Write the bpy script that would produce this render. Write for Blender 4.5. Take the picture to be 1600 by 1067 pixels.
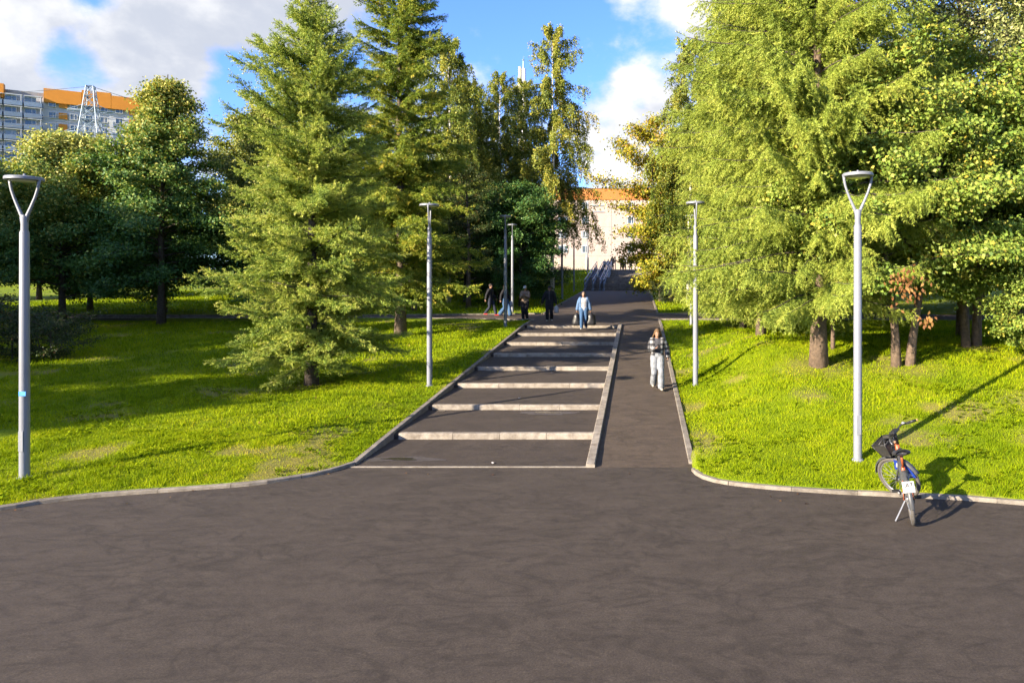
import bpy, bmesh, math, random
import numpy as np
from mathutils import Vector, Matrix

scene = bpy.context.scene
for o in list(bpy.data.objects):
    bpy.data.objects.remove(o)

# ------------------------------------------------------------------ camera
F_PX, HORIZON_Y, VP_X, CAM_H = 1067.0, 445.0, 1000.0, 3.24
cam_data = bpy.data.cameras.new('camera')
cam_data.sensor_width = 36.0
cam_data.lens = 36.0 * F_PX / 1600.0
cam_data.shift_x = -(VP_X - 800.0) / 1600.0
cam_data.shift_y = -(533.5 - HORIZON_Y) / 1600.0
cam_data.clip_start = 0.05
cam_data.clip_end = 6000.0
cam = bpy.data.objects.new('camera', cam_data)
scene.collection.objects.link(cam)
cam.location = (0, 0, CAM_H)
cam.rotation_euler = (math.radians(90), 0, 0)
scene.camera = cam

# ------------------------------------------------------------------ sun, sky
SUN_EL, SUN_AZ = math.radians(19.0), math.radians(41.0)     # azimuth the light travels towards, from +X
UX, UY = math.cos(SUN_AZ), math.sin(SUN_AZ)
sun_data = bpy.data.lights.new('sun', 'SUN')
sun_data.energy = 5.0
sun_data.angle = math.radians(0.53)
sun_data.color = (1.0, 0.86, 0.66)
sun = bpy.data.objects.new('sun', sun_data)
scene.collection.objects.link(sun)
sun.rotation_euler = Vector((UX * math.cos(SUN_EL), UY * math.cos(SUN_EL), -math.sin(SUN_EL))).to_track_quat('-Z', 'Y').to_euler()
sun.location = (-40, -35, 30)

world = bpy.data.worlds.new('World')
scene.world = world
world.use_nodes = True
wn, wl = world.node_tree.nodes, world.node_tree.links
wn.clear()
def wnode(t, **kw):
    n = wn.new(t)
    for k, v in kw.items():
        setattr(n, k, v)
    return n
def wmath(op, a, b=None, clamp=False):
    n = wnode('ShaderNodeMath', operation=op, use_clamp=clamp)
    for i, v in enumerate((a, b)):
        if v is None: continue
        if isinstance(v, (int, float)): n.inputs[i].default_value = v
        else: wl.new(v, n.inputs[i])
    return n.outputs[0]
sky = wnode('ShaderNodeTexSky', sky_type='NISHITA')
sky.sun_disc = False
sky.sun_elevation = SUN_EL
sky.sun_rotation = math.atan2(-UX, -UY)
sky.air_density = 1.0; sky.dust_density = 0.6; sky.ozone_density = 2.2
tc = wnode('ShaderNodeTexCoord')
def cloud_noise(scale, detail, rough, off, dist=0.15):
    mp = wnode('ShaderNodeMapping'); mp.inputs['Location'].default_value = off; mp.inputs['Scale'].default_value = (1.0, 1.0, 1.55)
    wl.new(tc.outputs['Generated'], mp.inputs[0])
    n = wnode('ShaderNodeTexNoise'); n.noise_dimensions = '3D'
    n.inputs['Scale'].default_value = scale; n.inputs['Detail'].default_value = detail
    n.inputs['Roughness'].default_value = rough; n.inputs['Distortion'].default_value = dist
    wl.new(mp.outputs[0], n.inputs[0])
    return n.outputs['Fac']
C_OFF = (3.1, 1.7, 0.4)
cover = cloud_noise(4.2, 10.0, 0.56, C_OFF)
cover_lit = cloud_noise(4.2, 10.0, 0.56, (C_OFF[0] - 0.030, C_OFF[1] - 0.01, C_OFF[2] + 0.075))
# cloud banks and clear gaps where the sky shows them (direction, reach, amount)
def sky_dir(px, py):
    v = Vector((px - VP_X, F_PX, HORIZON_Y - py)); v.normalize(); return v
banks = [((170, 60), 0.30, 0.10), ((330, 120), 0.16, 0.10), ((20, 110), 0.15, 0.12), ((960, 190), 0.15, 0.17), ((960, 35), 0.10, 0.09), ((520, 30), 0.12, 0.05),
         ((780, 60), 0.13, -0.17), ((390, 140), 0.07, -0.24), ((108, 104), 0.07, -0.22), ((1010, 60), 0.06, -0.08), ((640, 60), 0.12, -0.04), ((760, 5), 0.09, 0.08), ((140, -10), 0.05, -0.18)]
acc = cover
for (p, reach, amount) in banks:
    d = wnode('ShaderNodeVectorMath', operation='DISTANCE')
    wl.new(tc.outputs['Generated'], d.inputs[0]); d.inputs[1].default_value = sky_dir(*p)
    mr = wnode('ShaderNodeMapRange', interpolation_type='SMOOTHSTEP')
    mr.inputs['From Min'].default_value = reach; mr.inputs['From Max'].default_value = 0.0
    mr.inputs['To Min'].default_value = 0.0; mr.inputs['To Max'].default_value = amount
    wl.new(d.outputs['Value'], mr.inputs['Value'])
    acc = wmath('ADD', acc, mr.outputs[0])
mask = wnode('ShaderNodeMapRange', interpolation_type='SMOOTHSTEP')
mask.inputs['From Min'].default_value = 0.47; mask.inputs['From Max'].default_value = 0.60
wl.new(acc, mask.inputs['Value'])
shade_n = cloud_noise(2.6, 8.0, 0.6, (8.3, 4.2, 2.0))
side = wmath('SUBTRACT', cover, cover_lit)
shade = wnode('ShaderNodeMapRange', interpolation_type='SMOOTHSTEP')
shade.inputs['From Min'].default_value = -0.13; shade.inputs['From Max'].default_value = 0.17
wl.new(wmath('ADD', side, wmath('MULTIPLY', wmath('SUBTRACT', shade_n, 0.5), 0.75)), shade.inputs['Value'])
ccol = wnode('ShaderNodeMix', data_type='RGBA')
CLOUD_DARK, CLOUD_LIT = (1.38, 1.48, 1.72, 1), (2.35, 2.35, 2.38, 1)
ccol.inputs['A'].default_value = CLOUD_DARK; ccol.inputs['B'].default_value = CLOUD_LIT
wl.new(shade.outputs[0], ccol.inputs['Factor'])
skyc = wnode('ShaderNodeMix', data_type='RGBA', blend_type='MULTIPLY')
skyc.inputs['Factor'].default_value = 1.0
skyc.inputs['B'].default_value = (0.40, 0.545, 0.93, 1)
wl.new(sky.outputs[0], skyc.inputs['A'])
cmix = wnode('ShaderNodeMix', data_type='RGBA')
wl.new(mask.outputs[0], cmix.inputs['Factor'])
wl.new(skyc.outputs['Result'], cmix.inputs['A']); wl.new(ccol.outputs['Result'], cmix.inputs['B'])
bg = wnode('ShaderNodeBackground'); bg.inputs['Strength'].default_value = 0.125
wl.new(cmix.outputs['Result'], bg.inputs['Color'])
wo = wnode('ShaderNodeOutputWorld'); wl.new(bg.outputs[0], wo.inputs['Surface'])

scene.view_settings.view_transform = 'Standard'
scene.view_settings.look = 'None'
scene.view_settings.exposure = 1.95
scene.view_settings.gamma = 1.0
scene.view_settings.use_curve_mapping = False
cy = scene.cycles
cy.max_bounces = 5; cy.diffuse_bounces = 3; cy.glossy_bounces = 2; cy.transmission_bounces = 3; cy.transparent_max_bounces = 4
cy.use_adaptive_sampling = True; cy.adaptive_threshold = 0.02; cy.adaptive_min_samples = 16
cy.caustics_reflective = False; cy.caustics_refractive = False
try:
    cy.use_denoising = True
    cy.denoiser = 'OPENIMAGEDENOISE'
    cy.denoising_input_passes = 'RGB_ALBEDO_NORMAL'
except Exception:
    pass

# ------------------------------------------------------------------ helpers
COL = scene.collection
def link(o, parent=None):
    COL.objects.link(o)
    if parent is not None: o.parent = parent
    return o
def tag(o, label=None, cat=None, group=None, kind=None):
    if label: o['label'] = label
    if cat: o['category'] = cat
    if group: o['group'] = group
    if kind: o['kind'] = kind
    return o
def empty(name, loc=(0, 0, 0), rotz=0.0):
    o = bpy.data.objects.new(name, None); o.empty_display_size = 0.2
    o.location = loc; o.rotation_euler = (0, 0, rotz)
    return link(o)
def copy_tree(o, parent=None):
    c = o.copy(); COL.objects.link(c); c.parent = parent
    for ch in list(o.children): copy_tree(ch, c)
    return c

class MB:
    """collects simple solids into one mesh"""
    def __init__(self): self.v = []; self.f = []; self.m = []
    def add(self, verts, faces, mat=0):
        b = len(self.v)
        self.v.extend([tuple(p) for p in verts])
        self.f.extend([tuple(i + b for i in f) for f in faces]); self.m.extend([mat] * len(faces))
    def box(self, c, s, rot=None, mat=0, bevel=0.0):
        hx, hy, hz = s[0] / 2, s[1] / 2, s[2] / 2
        R = rot or Matrix.Identity(3)
        if bevel <= 0:
            pts = [Vector((x * hx, y * hy, z * hz)) for z in (-1, 1) for y in (-1, 1) for x in (-1, 1)]
            fs = [(0, 2, 3, 1), (4, 5, 7, 6), (0, 1, 5, 4), (2, 6, 7, 3), (0, 4, 6, 2), (1, 3, 7, 5)]
            self.add([R @ p + Vector(c) for p in pts], fs, mat)
        else:
            bm = bmesh.new(); bmesh.ops.create_cube(bm, size=1.0)
            for v in bm.verts: v.co = Vector((v.co.x * s[0], v.co.y * s[1], v.co.z * s[2]))
            bmesh.ops.bevel(bm, geom=list(bm.edges), offset=bevel, segments=1, affect='EDGES', profile=0.5)
            bm.verts.index_update()
            self.add([R @ v.co + Vector(c) for v in bm.verts], [[v.index for v in f.verts] for f in bm.faces], mat); bm.free()
    def tube(self, pts, radii, n=8, mat=0, caps=True, flat=1.0, up=None):
        pts = [Vector(p) for p in pts]
        if isinstance(radii, (int, float)): radii = [radii] * len(pts)
        rings = []; prev = None
        for i, p in enumerate(pts):
            if i == 0: t = pts[1] - pts[0]
            elif i == len(pts) - 1: t = pts[-1] - pts[-2]
            else: t = (pts[i + 1] - pts[i]).normalized() + (pts[i] - pts[i - 1]).normalized()
            t.normalize() if t.length > 1e-9 else None
            a = Vector(up) if up else (prev if prev is not None else (Vector((0, 0, 1)) if abs(t.z) < 0.9 else Vector((1, 0, 0))))
            a = (a - t * a.dot(t))
            if a.length < 1e-6: a = t.orthogonal()
            a.normalize(); prev = a; b = t.cross(a)
            rings.append([p + (a * math.cos(k * 2 * math.pi / n) + b * math.sin(k * 2 * math.pi / n) * flat) * radii[i] for k in range(n)])
        vs = [q for r in rings for q in r]; fs = []
        for i in range(len(pts) - 1):
            for k in range(n):
                k2 = (k + 1) % n
                fs.append((i * n + k, i * n + k2, (i + 1) * n + k2, (i + 1) * n + k))
        if caps:
            fs.append(tuple(range(n - 1, -1, -1))); fs.append(tuple((len(pts) - 1) * n + k for k in range(n)))
        self.add(vs, fs, mat)
    def lathe(self, prof, c=(0, 0, 0), n=16, mat=0, R=None):
        vs = []; fs = []; R = R or Matrix.Identity(3)
        for (r, z) in prof:
            for k in range(n):
                a = 2 * math.pi * k / n
                vs.append(R @ Vector((r * math.cos(a), r * math.sin(a), z)) + Vector(c))
        for i in range(len(prof) - 1):
            for k in range(n):
                k2 = (k + 1) % n
                fs.append((i * n + k, i * n + k2, (i + 1) * n + k2, (i + 1) * n + k))
        fs.append(tuple(range(n - 1, -1, -1))); fs.append(tuple((len(prof) - 1) * n + k for k in range(n)))
        self.add(vs, fs, mat)
    def torus(self, c, R0, r, n=28, k=8, M=None, mat=0, a0=0.0, a1=2 * math.pi):
        M = M or Matrix.Identity(3); full = abs(a1 - a0 - 2 * math.pi) < 1e-6
        vs = []; fs = []; nn = n if full else n + 1
        for i in range(nn):
            a = a0 + (a1 - a0) * i / n
            for j in range(k):
                b = 2 * math.pi * j / k
                rr = R0 + r * math.cos(b)
                vs.append(M @ Vector((rr * math.cos(a), rr * math.sin(a), r * math.sin(b))) + Vector(c))
        for i in range(n if full else n):
            i2 = (i + 1) % nn
            for j in range(k):
                j2 = (j + 1) % k
                fs.append((i * k + j, i2 * k + j, i2 * k + j2, i * k + j2))
        self.add(vs, fs, mat)
    def mesh(self, name, mats, smooth=False):
        me = bpy.data.meshes.new(name); me.from_pydata(self.v, [], self.f)
        mats = mats if isinstance(mats, (list, tuple)) else [mats]
        for m in mats: me.materials.append(m)
        if len(mats) > 1: me.polygons.foreach_set('material_index', self.m)
        if smooth: me.polygons.foreach_set('use_smooth', [True] * len(me.polygons))
        me.update(); return me
    def build(self, name, mats, parent=None, smooth=False):
        return link(bpy.data.objects.new(name, self.mesh(name, mats, smooth)), parent)

def auto_smooth(me, ang=40):
    try: me.set_sharp_from_angle(angle=math.radians(ang))
    except Exception: pass

def np_mesh(name, verts, faces, mat, tint=None, smooth=False, mat2=None, midx=None):
    """verts (N,3), faces (M,k) with constant k"""
    me = bpy.data.meshes.new(name)
    verts = np.ascontiguousarray(verts, np.float32); faces = np.ascontiguousarray(faces, np.int32)
    M, k = faces.shape
    me.vertices.add(len(verts)); me.vertices.foreach_set('co', verts.ravel())
    me.loops.add(M * k); me.loops.foreach_set('vertex_index', faces.ravel())
    me.polygons.add(M); me.polygons.foreach_set('loop_start', np.arange(0, M * k, k, dtype=np.int32))
    if tint is not None:
        at = me.attributes.new('tint', 'FLOAT', 'FACE'); at.data.foreach_set('value', np.ascontiguousarray(tint, np.float32))
    if smooth: me.polygons.foreach_set('use_smooth', np.ones(M, dtype=bool))
    me.materials.append(mat)
    if mat2: me.materials.append(mat2); me.polygons.foreach_set('material_index', np.ascontiguousarray(midx, np.int32))
    me.update(calc_edges=True); me.validate()
    return me

# ------------------------------------------------------------------ materials
MATS = {}
class NT:
    def __init__(self, name):
        self.m = bpy.data.materials.new(name); self.m.use_nodes = True
        self.t = self.m.node_tree; self.n = self.t.nodes; self.l = self.t.links
        self.b = self.n['Principled BSDF']; self.out = self.n['Material Output']
    def new(self, t, **kw):
        x = self.n.new(t)
        for k, v in kw.items(): setattr(x, k, v)
        return x
    def coords(self, which='Object'):
        return self.new('ShaderNodeTexCoord').outputs[which]
    def pos(self):
        return self.new('ShaderNodeNewGeometry').outputs['Position']
    def mapping(self, src, scale=(1, 1, 1), rot=(0, 0, 0), loc=(0, 0, 0)):
        m = self.new('ShaderNodeMapping'); m.inputs['Scale'].default_value = scale; m.inputs['Rotation'].default_value = rot; m.inputs['Location'].default_value = loc
        self.l.new(src, m.inputs[0]); return m.outputs[0]
    def noise(self, src, scale, detail=4, rough=0.55, dist=0.0):
        n = self.new('ShaderNodeTexNoise'); n.inputs['Scale'].default_value = scale; n.inputs['Detail'].default_value = detail
        n.inputs['Roughness'].default_value = rough; n.inputs['Distortion'].default_value = dist
        self.l.new(src, n.inputs[0]); return n.outputs['Fac']
    def ramp(self, fac, stops, interp='LINEAR'):
        r = self.new('ShaderNodeValToRGB'); r.color_ramp.interpolation = interp
        e = r.color_ramp.elements
        while len(e) > 1: e.remove(e[0])
        e[0].position = stops[0][0]; e[0].color = (*stops[0][1], 1) if len(stops[0][1]) == 3 else stops[0][1]
        for p, c in stops[1:]:
            x = e.new(p); x.color = (*c, 1) if len(c) == 3 else c
        self.l.new(fac, r.inputs[0]); return r.outputs[0]
    def rng(self, v, a, b, c=0.0, d=1.0, smooth=True):
        r = self.new('ShaderNodeMapRange', interpolation_type='SMOOTHSTEP' if smooth else 'LINEAR')
        for k, x in zip(('From Min', 'From Max', 'To Min', 'To Max'), (a, b, c, d)): r.inputs[k].default_value = x
        self.l.new(v, r.inputs['Value']); return r.outputs[0]
    def mix(self, fac, a, b, blend='MIX'):
        m = self.new('ShaderNodeMix', data_type='RGBA', blend_type=blend)
        for k, v in (('Factor', fac), ('A', a), ('B', b)):
            s = m.inputs[k]
            if isinstance(v, (int, float)): s.default_value = v
            elif isinstance(v, tuple): s.default_value = (*v, 1) if len(v) == 3 else v
            else: self.l.new(v, s)
        return m.outputs['Result']
    def math(self, op, a, b=None, clamp=False):
        m = self.new('ShaderNodeMath', operation=op, use_clamp=clamp)
        for i, v in enumerate((a, b)):
            if v is None: continue
            if isinstance(v, (int, float)): m.inputs[i].default_value = v
            else: self.l.new(v, m.inputs[i])
        return m.outputs[0]
    def set(self, **kw):
        for k, v in kw.items():
            s = self.b.inputs[k.replace('_', ' ')]
            if isinstance(v, (int, float)): s.default_value = v
            elif isinstance(v, tuple): s.default_value = (*v, 1) if len(v) == 3 else v
            else: self.l.new(v, s)
        return self
    def bump(self, h, strength=0.3, dist=0.02):
        b = self.new('ShaderNodeBump'); b.inputs['Strength'].default_value = strength; b.inputs['Distance'].default_value = dist
        self.l.new(h, b.inputs['Height']); self.l.new(b.outputs[0], self.b.inputs['Normal']); return self

def plain(name, col, rough=0.6, metal=0.0, var=0.12, scale=6.0, spec=0.4):
    t = NT(name); p = t.coords()
    n = t.noise(p, scale, 5, 0.6)
    lo = tuple(c * (1 - var) for c in col); hi = tuple(min(1, c * (1 + var)) for c in col)
    t.set(Base_Color=t.ramp(n, [(0.3, lo), (0.7, hi)]), Roughness=rough, Metallic=metal, Specular_IOR_Level=spec)
    return t.m

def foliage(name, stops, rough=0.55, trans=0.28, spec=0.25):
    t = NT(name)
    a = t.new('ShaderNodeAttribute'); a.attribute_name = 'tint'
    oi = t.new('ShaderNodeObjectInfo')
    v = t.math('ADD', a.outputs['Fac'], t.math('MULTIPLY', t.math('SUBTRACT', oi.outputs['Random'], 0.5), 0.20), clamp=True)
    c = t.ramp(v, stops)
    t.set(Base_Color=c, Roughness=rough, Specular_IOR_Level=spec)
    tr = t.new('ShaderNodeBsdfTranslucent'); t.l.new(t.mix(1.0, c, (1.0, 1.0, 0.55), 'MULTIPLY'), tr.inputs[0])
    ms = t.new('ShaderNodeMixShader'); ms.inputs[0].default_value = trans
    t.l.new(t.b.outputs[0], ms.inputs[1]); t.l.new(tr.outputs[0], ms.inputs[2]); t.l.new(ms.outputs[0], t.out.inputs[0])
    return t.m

def asphalt(name, dark, light, seed=0.0):
    t = NT(name); p = t.pos()
    pm = t.mapping(p, loc=(seed, seed * 0.7, 0))
    fine = t.math('ADD', t.math('MULTIPLY', t.noise(pm, 190, 2, 0.7), 0.45), t.math('MULTIPLY', t.noise(pm, 48, 3, 0.75), 0.55))
    mid = t.noise(pm, 9, 6, 0.65, 0.6)
    big = t.noise(t.mapping(pm, scale=(0.6, 1.3, 1)), 2.4, 7, 0.66, 0.6)
    vein = t.new('ShaderNodeTexNoise'); vein.inputs['Scale'].default_value = 1.5; vein.inputs['Detail'].default_value = 4; vein.inputs['Distortion'].default_value = 1.2
    t.l.new(t.mapping(pm, scale=(0.6, 1.2, 1), loc=(5, 2, 0)), vein.inputs[0])
    ridge = t.math('ABSOLUTE', t.math('SUBTRACT', vein.outputs['Fac'], 0.5))
    ridge = t.rng(ridge, 0.0, 0.05, 0.78, 1.0)
    ridge = t.math('MAXIMUM', ridge, t.rng(t.noise(pm, 0.35, 2), 0.46, 0.6))       # veins only in places
    c = t.ramp(t.math('ADD', t.math('MULTIPLY', mid, 0.42), t.math('MULTIPLY', big, 0.58)), [(0.38, dark), (0.62, light)])
    c = t.mix(1.0, c, t.ramp(fine, [(0.34, (0.48, 0.48, 0.48)), (0.5, (0.96, 0.96, 0.96)), (0.66, (1.65, 1.62, 1.55))]), 'MULTIPLY')
    cr = t.new('ShaderNodeCombineXYZ')
    for i in range(3): t.l.new(ridge, cr.inputs[i])
    c = t.mix(1.0, c, cr.outputs[0], 'MULTIPLY')
    t.set(Base_Color=c, Roughness=t.rng(mid, 0.3, 0.7, 0.78, 0.92), Specular_IOR_Level=0.3)
    t.bump(t.math('ADD', fine, t.math('MULTIPLY', mid, 0.4)), 0.35, 0.006)
    return t.m

def concrete(name, lo, hi, scale=5):
    t = NT(name); p = t.pos(); n = t.noise(p, scale, 6, 0.65); f = t.noise(p, 120, 3, 0.7)
    oi = t.new('ShaderNodeObjectInfo')
    c = t.ramp(n, [(0.28, lo), (0.7, hi)])
    c = t.mix(1.0, c, t.ramp(f, [(0.3, (0.8, 0.8, 0.8)), (0.7, (1.1, 1.1, 1.1))]), 'MULTIPLY')
    c = t.mix(1.0, c, t.ramp(oi.outputs['Random'], [(0, (0.82, 0.81, 0.8)), (1, (1.12, 1.1, 1.08))]), 'MULTIPLY')
    t.set(Base_Color=c, Roughness=0.85, Specular_IOR_Level=0.3); t.bump(f, 0.3, 0.004)
    return t.m

M_ASPHALT = asphalt('plaza_asphalt', (0.037, 0.0285, 0.0228), (0.058, 0.0455, 0.0362))
M_ASPHALT2 = asphalt('path_asphalt', (0.050, 0.037, 0.0275), (0.078, 0.058, 0.043), 13.0)
M_TREAD = asphalt('tread_asphalt', (0.034, 0.026, 0.0215), (0.055, 0.042, 0.033), 31.0)
M_KERB = concrete('kerb_concrete', (0.10, 0.085, 0.07), (0.25, 0.225, 0.19))
M_STEP = concrete('step_stone', (0.13, 0.108, 0.085), (0.33, 0.295, 0.25))
M_LAMP = plain('lamp_grey_paint', (0.165, 0.175, 0.20), 0.42, 0.0, 0.05, 3.0, 0.5)
M_LENS = plain('lamp_lens', (0.55, 0.56, 0.52), 0.25, 0.0, 0.03, 3.0, 0.5)
M_BLACK = plain('black_plastic', (0.015, 0.015, 0.016), 0.45, 0.0, 0.2, 9, 0.4)
M_BARK = plain('bark_brown', (0.105, 0.078, 0.055), 0.9, 0, 0.45, 14)
M_BARK_R = plain('bark_reddish', (0.115, 0.08, 0.055), 0.9, 0, 0.4, 14)
M_BARK_D = plain('bark_dark', (0.055, 0.043, 0.034), 0.9, 0, 0.4, 14)
def birch_bark():
    t = NT('bark_birch'); p = t.coords()
    n = t.noise(t.mapping(p, scale=(3, 3, 14)), 2.2, 4, 0.6)
    t.set(Base_Color=t.ramp(n, [(0.36, (0.05, 0.045, 0.04)), (0.46, (0.55, 0.52, 0.46)), (0.8, (0.62, 0.59, 0.53))]), Roughness=0.8); return t.m
M_BIRCH = birch_bark()
# ------------------------------------------------------------------ terrain
PX0, PX1 = -5.17, 0.94          # the way: left edge of the stepped path, right edge of the ramp
DIV0, DIV1 = -0.96, -0.80       # stone strip between steps and ramp
Y0, SLOPE = 12.13, 0.0797
YTOP = 30.26
CR0, CR1 = 33.1, 36.5           # crossing path
PZ = ([-500, Y0, YTOP, 63.0, 82.0, 130.0, 200.0, 4000.0], [0, 0, SLOPE * (YTOP - Y0), 2.67, 5.0, 6.1, 7.0, 7.0])
def cr0(x): return np.interp(x, [-13, -6.5], [34.15, CR0])
def cr1(x): return np.interp(x, [-13, -6.5], [35.5, CR1])
def path_z(y): return np.interp(y, *PZ)
def unproj(px, py, z=0.0):
    Y = F_PX * (CAM_H - z) / (py - HORIZON_Y); return ((px - VP_X) * Y / F_PX, Y)
L_EDGE = [(-60, -3.0), (-25, 5.0), (-14, 8.3)] + [unproj(*p) for p in [(0, 797), (50, 788), (150, 776), (300, 765), (400, 757), (460, 748), (500, 741), (530, 733)]] + [(PX0, 12.3)]
R_EDGE = [(PX1, 12.3), (0.95, 11.85)] + [unproj(*p) for p in [(1100, 747), (1130, 755), (1200, 763), (1300, 770), (1400, 775), (1500, 780), (1600, 788)]] + [(10, 8.8), (20, 6.0), (60, -3.0)]
def catmull(pts, step=0.05):
    pts = [np.array(p, float) for p in pts]; out = []
    for i in range(len(pts) - 1):
        p0 = pts[max(i - 1, 0)]; p1 = pts[i]; p2 = pts[i + 1]; p3 = pts[min(i + 2, len(pts) - 1)]
        d = np.linalg.norm(p2 - p1); m1 = (p2 - p0) / 2; m2 = (p3 - p1) / 2
        lim = lambda m: m * min(1.0, d / (np.linalg.norm(m) + 1e-9))
        m1, m2 = lim(m1), lim(m2)
        for k in range(max(1, int(d / step))):
            t = k / max(1, int(d / step)); t2, t3 = t * t, t ** 3
            out.append((2 * t3 - 3 * t2 + 1) * p1 + (t3 - 2 * t2 + t) * m1 + (-2 * t3 + 3 * t2) * p2 + (t3 - t2) * m2)
    out.append(pts[-1]); return np.array(out)
LC, RC = catmull(L_EDGE), catmull(R_EDGE)
lx, ly = np.maximum.accumulate(LC[:, 0]) + np.arange(len(LC)) * 1e-7, LC[:, 1]
rx, ry = np.maximum.accumulate(RC[:, 0]) + np.arange(len(RC)) * 1e-7, RC[:, 1]
def is_lawn(x, y, m=0.0):
    """m: how far to keep from the kerb"""
    x = np.asarray(x, float); y = np.asarray(y, float)
    left = (x < PX0 - m) & (y > np.interp(x, lx, ly) + m * 1.3)
    right = (x > PX1 + m) & (y > np.interp(x, rx, ry) + m * 1.3)
    cross = (y > cr0(x) - m) & (y < cr1(x) + m)
    return (left | right | (((x <= PX0) | (x >= PX1)) & (y > 40) & ((x < PX0 - m) | (x > PX1 + m))) | (y > 96)) & ~cross
def sstep(t): t = np.clip(t, 0, 1); return t * t * (3 - 2 * t)
def hash2(ix, iy, s):
    h = (ix.astype(np.int64) * 374761393 + iy.astype(np.int64) * 668265263 + s * 1442695041) & 0x7fffffff
    h = (h ^ (h >> 13)) * 1274126177 & 0x7fffffff
    return ((h ^ (h >> 16)) & 0xffff) / 65535.0
def vnoise(x, y, s=0):
    x = np.asarray(x, float); y = np.asarray(y, float)
    ix, iy = np.floor(x), np.floor(y); fx, fy = sstep(x - ix), sstep(y - iy)
    ix = ix.astype(np.int64); iy = iy.astype(np.int64)
    a, b, c, d = hash2(ix, iy, s), hash2(ix + 1, iy, s), hash2(ix, iy + 1, s), hash2(ix + 1, iy + 1, s)
    return (a * (1 - fx) + b * fx) * (1 - fy) + (c * (1 - fx) + d * fx) * fy
def fbm(x, y, s=0, o=4):
    r = 0; a = 0.5; t = 0
    for k in range(o): r = r + a * vnoise(x * 2 ** k, y * 2 ** k, s + k * 17); t += a; a *= 0.5
    return r / t
def lawn_z(x, y):
    x = np.asarray(x, float); y = np.asarray(y, float)
    pz = path_z(y) - 0.005
    l = np.interp(y, [-50, 10.6, CR0, 4000], [0.05, 0.05, 1.50, 1.5]); l = np.where(y > CR0, pz, l)
    wl_ = sstep((PX0 - x) / 1.8)
    zl = pz * (1 - wl_) + l * wl_
    zl = np.where(y < 13.5, np.maximum(zl, 0.045), zl)
    ye = np.interp(x, rx, ry)
    r = 0.05 + 0.17 * np.clip(y - ye, 0, 9.0) - 0.0 * y
    r = np.where(y > 22, np.maximum(r + (pz - r) * sstep((y - 24) / 8), 0), r)
    wr = sstep((x - PX1) / 3.2)
    zr = np.where(y < 12.6, r, pz * (1 - wr) + r * wr)
    zr = np.where(y > CR0, pz, zr)
    z = np.where(x < (PX0 + PX1) / 2, zl, zr)
    far = np.clip((y - 9) / 5, 0, 1) * np.clip(np.minimum(np.abs(x - PX0), np.abs(x - PX1)) / 2, 0, 1)
    return z + (fbm(x * 0.45, y * 0.45, 5, 3) - 0.5) * 0.14 * far
def bare(x, y):
    """0 grass .. 1 bare soil"""
    n = fbm(x * 0.8 + 3, y * 0.8, 41, 4)
    p = np.clip((n - 0.63) / 0.12, 0, 1)
    for (cx, cy_, r) in TRUNK_SPOTS:
        d = np.hypot(x - cx, (y - cy_)); p = np.maximum(p, np.clip(1.25 - d / r, 0, 1) * np.clip(fbm(x * 3, y * 3, 9, 2) * 2.0, 0, 1))
    return p
TRUNK_SPOTS = [(4.5, 17.2, 1.1), (6.46, 16.8, 1.0), (8.97, 18.4, 0.8), (-8.9, 18.5, 0.9), (8.1, 13.9, 0.8), (7.2, 12.2, 0.6)]

def lines(segs):
    out = []
    for a, b, s in segs: out.extend(list(np.arange(a, b - 1e-6, s)))
    return np.array(out)
gx = lines([(-1500, -300, 200), (-300, -80, 20), (-80, -30, 4), (-30, -14, 0.6), (-14, 12.0, 0.11), (12, 30, 0.6), (30, 80, 4), (80, 300, 20), (300, 1501, 200)])
gy = lines([(-300, -40, 40), (-40, 4, 4), (4, 8.4, 0.4), (8.4, 14, 0.10), (14, 32, 0.45), (32, 38, 0.14), (38, 70, 0.8), (70, 140, 4), (140, 400, 20), (400, 2601, 200)])
GX, GY = np.meshgrid(gx, gy)
Z = lawn_z(GX, GY)
law = is_lawn(GX, GY, 0.0)
low = np.minimum(np.minimum(Z, path_z(GY)) - 0.35, -0.0 + np.where(GY < 12.3, -0.3, 99))
Z = np.where(law, Z, low)
ny_, nx_ = GX.shape
idx = np.arange(nx_ * ny_).reshape(ny_, nx_)
fq = np.stack([idx[:-1, :-1], idx[:-1, 1:], idx[1:, 1:], idx[1:, :-1]], -1).reshape(-1, 4)
t = NT('lawn_soil'); p = t.pos()
at = t.new('ShaderNodeAttribute'); at.attribute_name = 'bare'
n1 = t.noise(p, 0.7, 5, 0.6); n2 = t.noise(p, 30, 4, 0.7)
g = t.ramp(n1, [(0.3, (0.085, 0.135, 0.004)), (0.55, (0.14, 0.185, 0.005)), (0.75, (0.20, 0.20, 0.010))])
g = t.mix(1.0, g, t.ramp(n2, [(0.25, (0.5, 0.55, 0.5)), (0.5, (1, 1, 1)), (0.75, (1.4, 1.35, 1.2))]), 'MULTIPLY')
s = t.ramp(n2, [(0.3, (0.15, 0.10, 0.05)), (0.7, (0.26, 0.19, 0.10))])
t.set(Base_Color=t.mix(t.math('MULTIPLY', at.outputs['Fac'], 0.5), g, s), Roughness=0.95, Specular_IOR_Level=0.1)
t.bump(n2, 0.8, 0.03)
M_LAWN = t.m
me = np_mesh('ground', np.stack([GX, GY, Z], -1).reshape(-1, 3), fq, M_LAWN, smooth=True)
ab = me.attributes.new('bare', 'FLOAT', 'POINT'); ab.data.foreach_set('value', bare(GX, GY).astype(np.float32).ravel())
ground = tag(link(bpy.data.objects.new('ground', me)), kind='structure')

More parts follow.
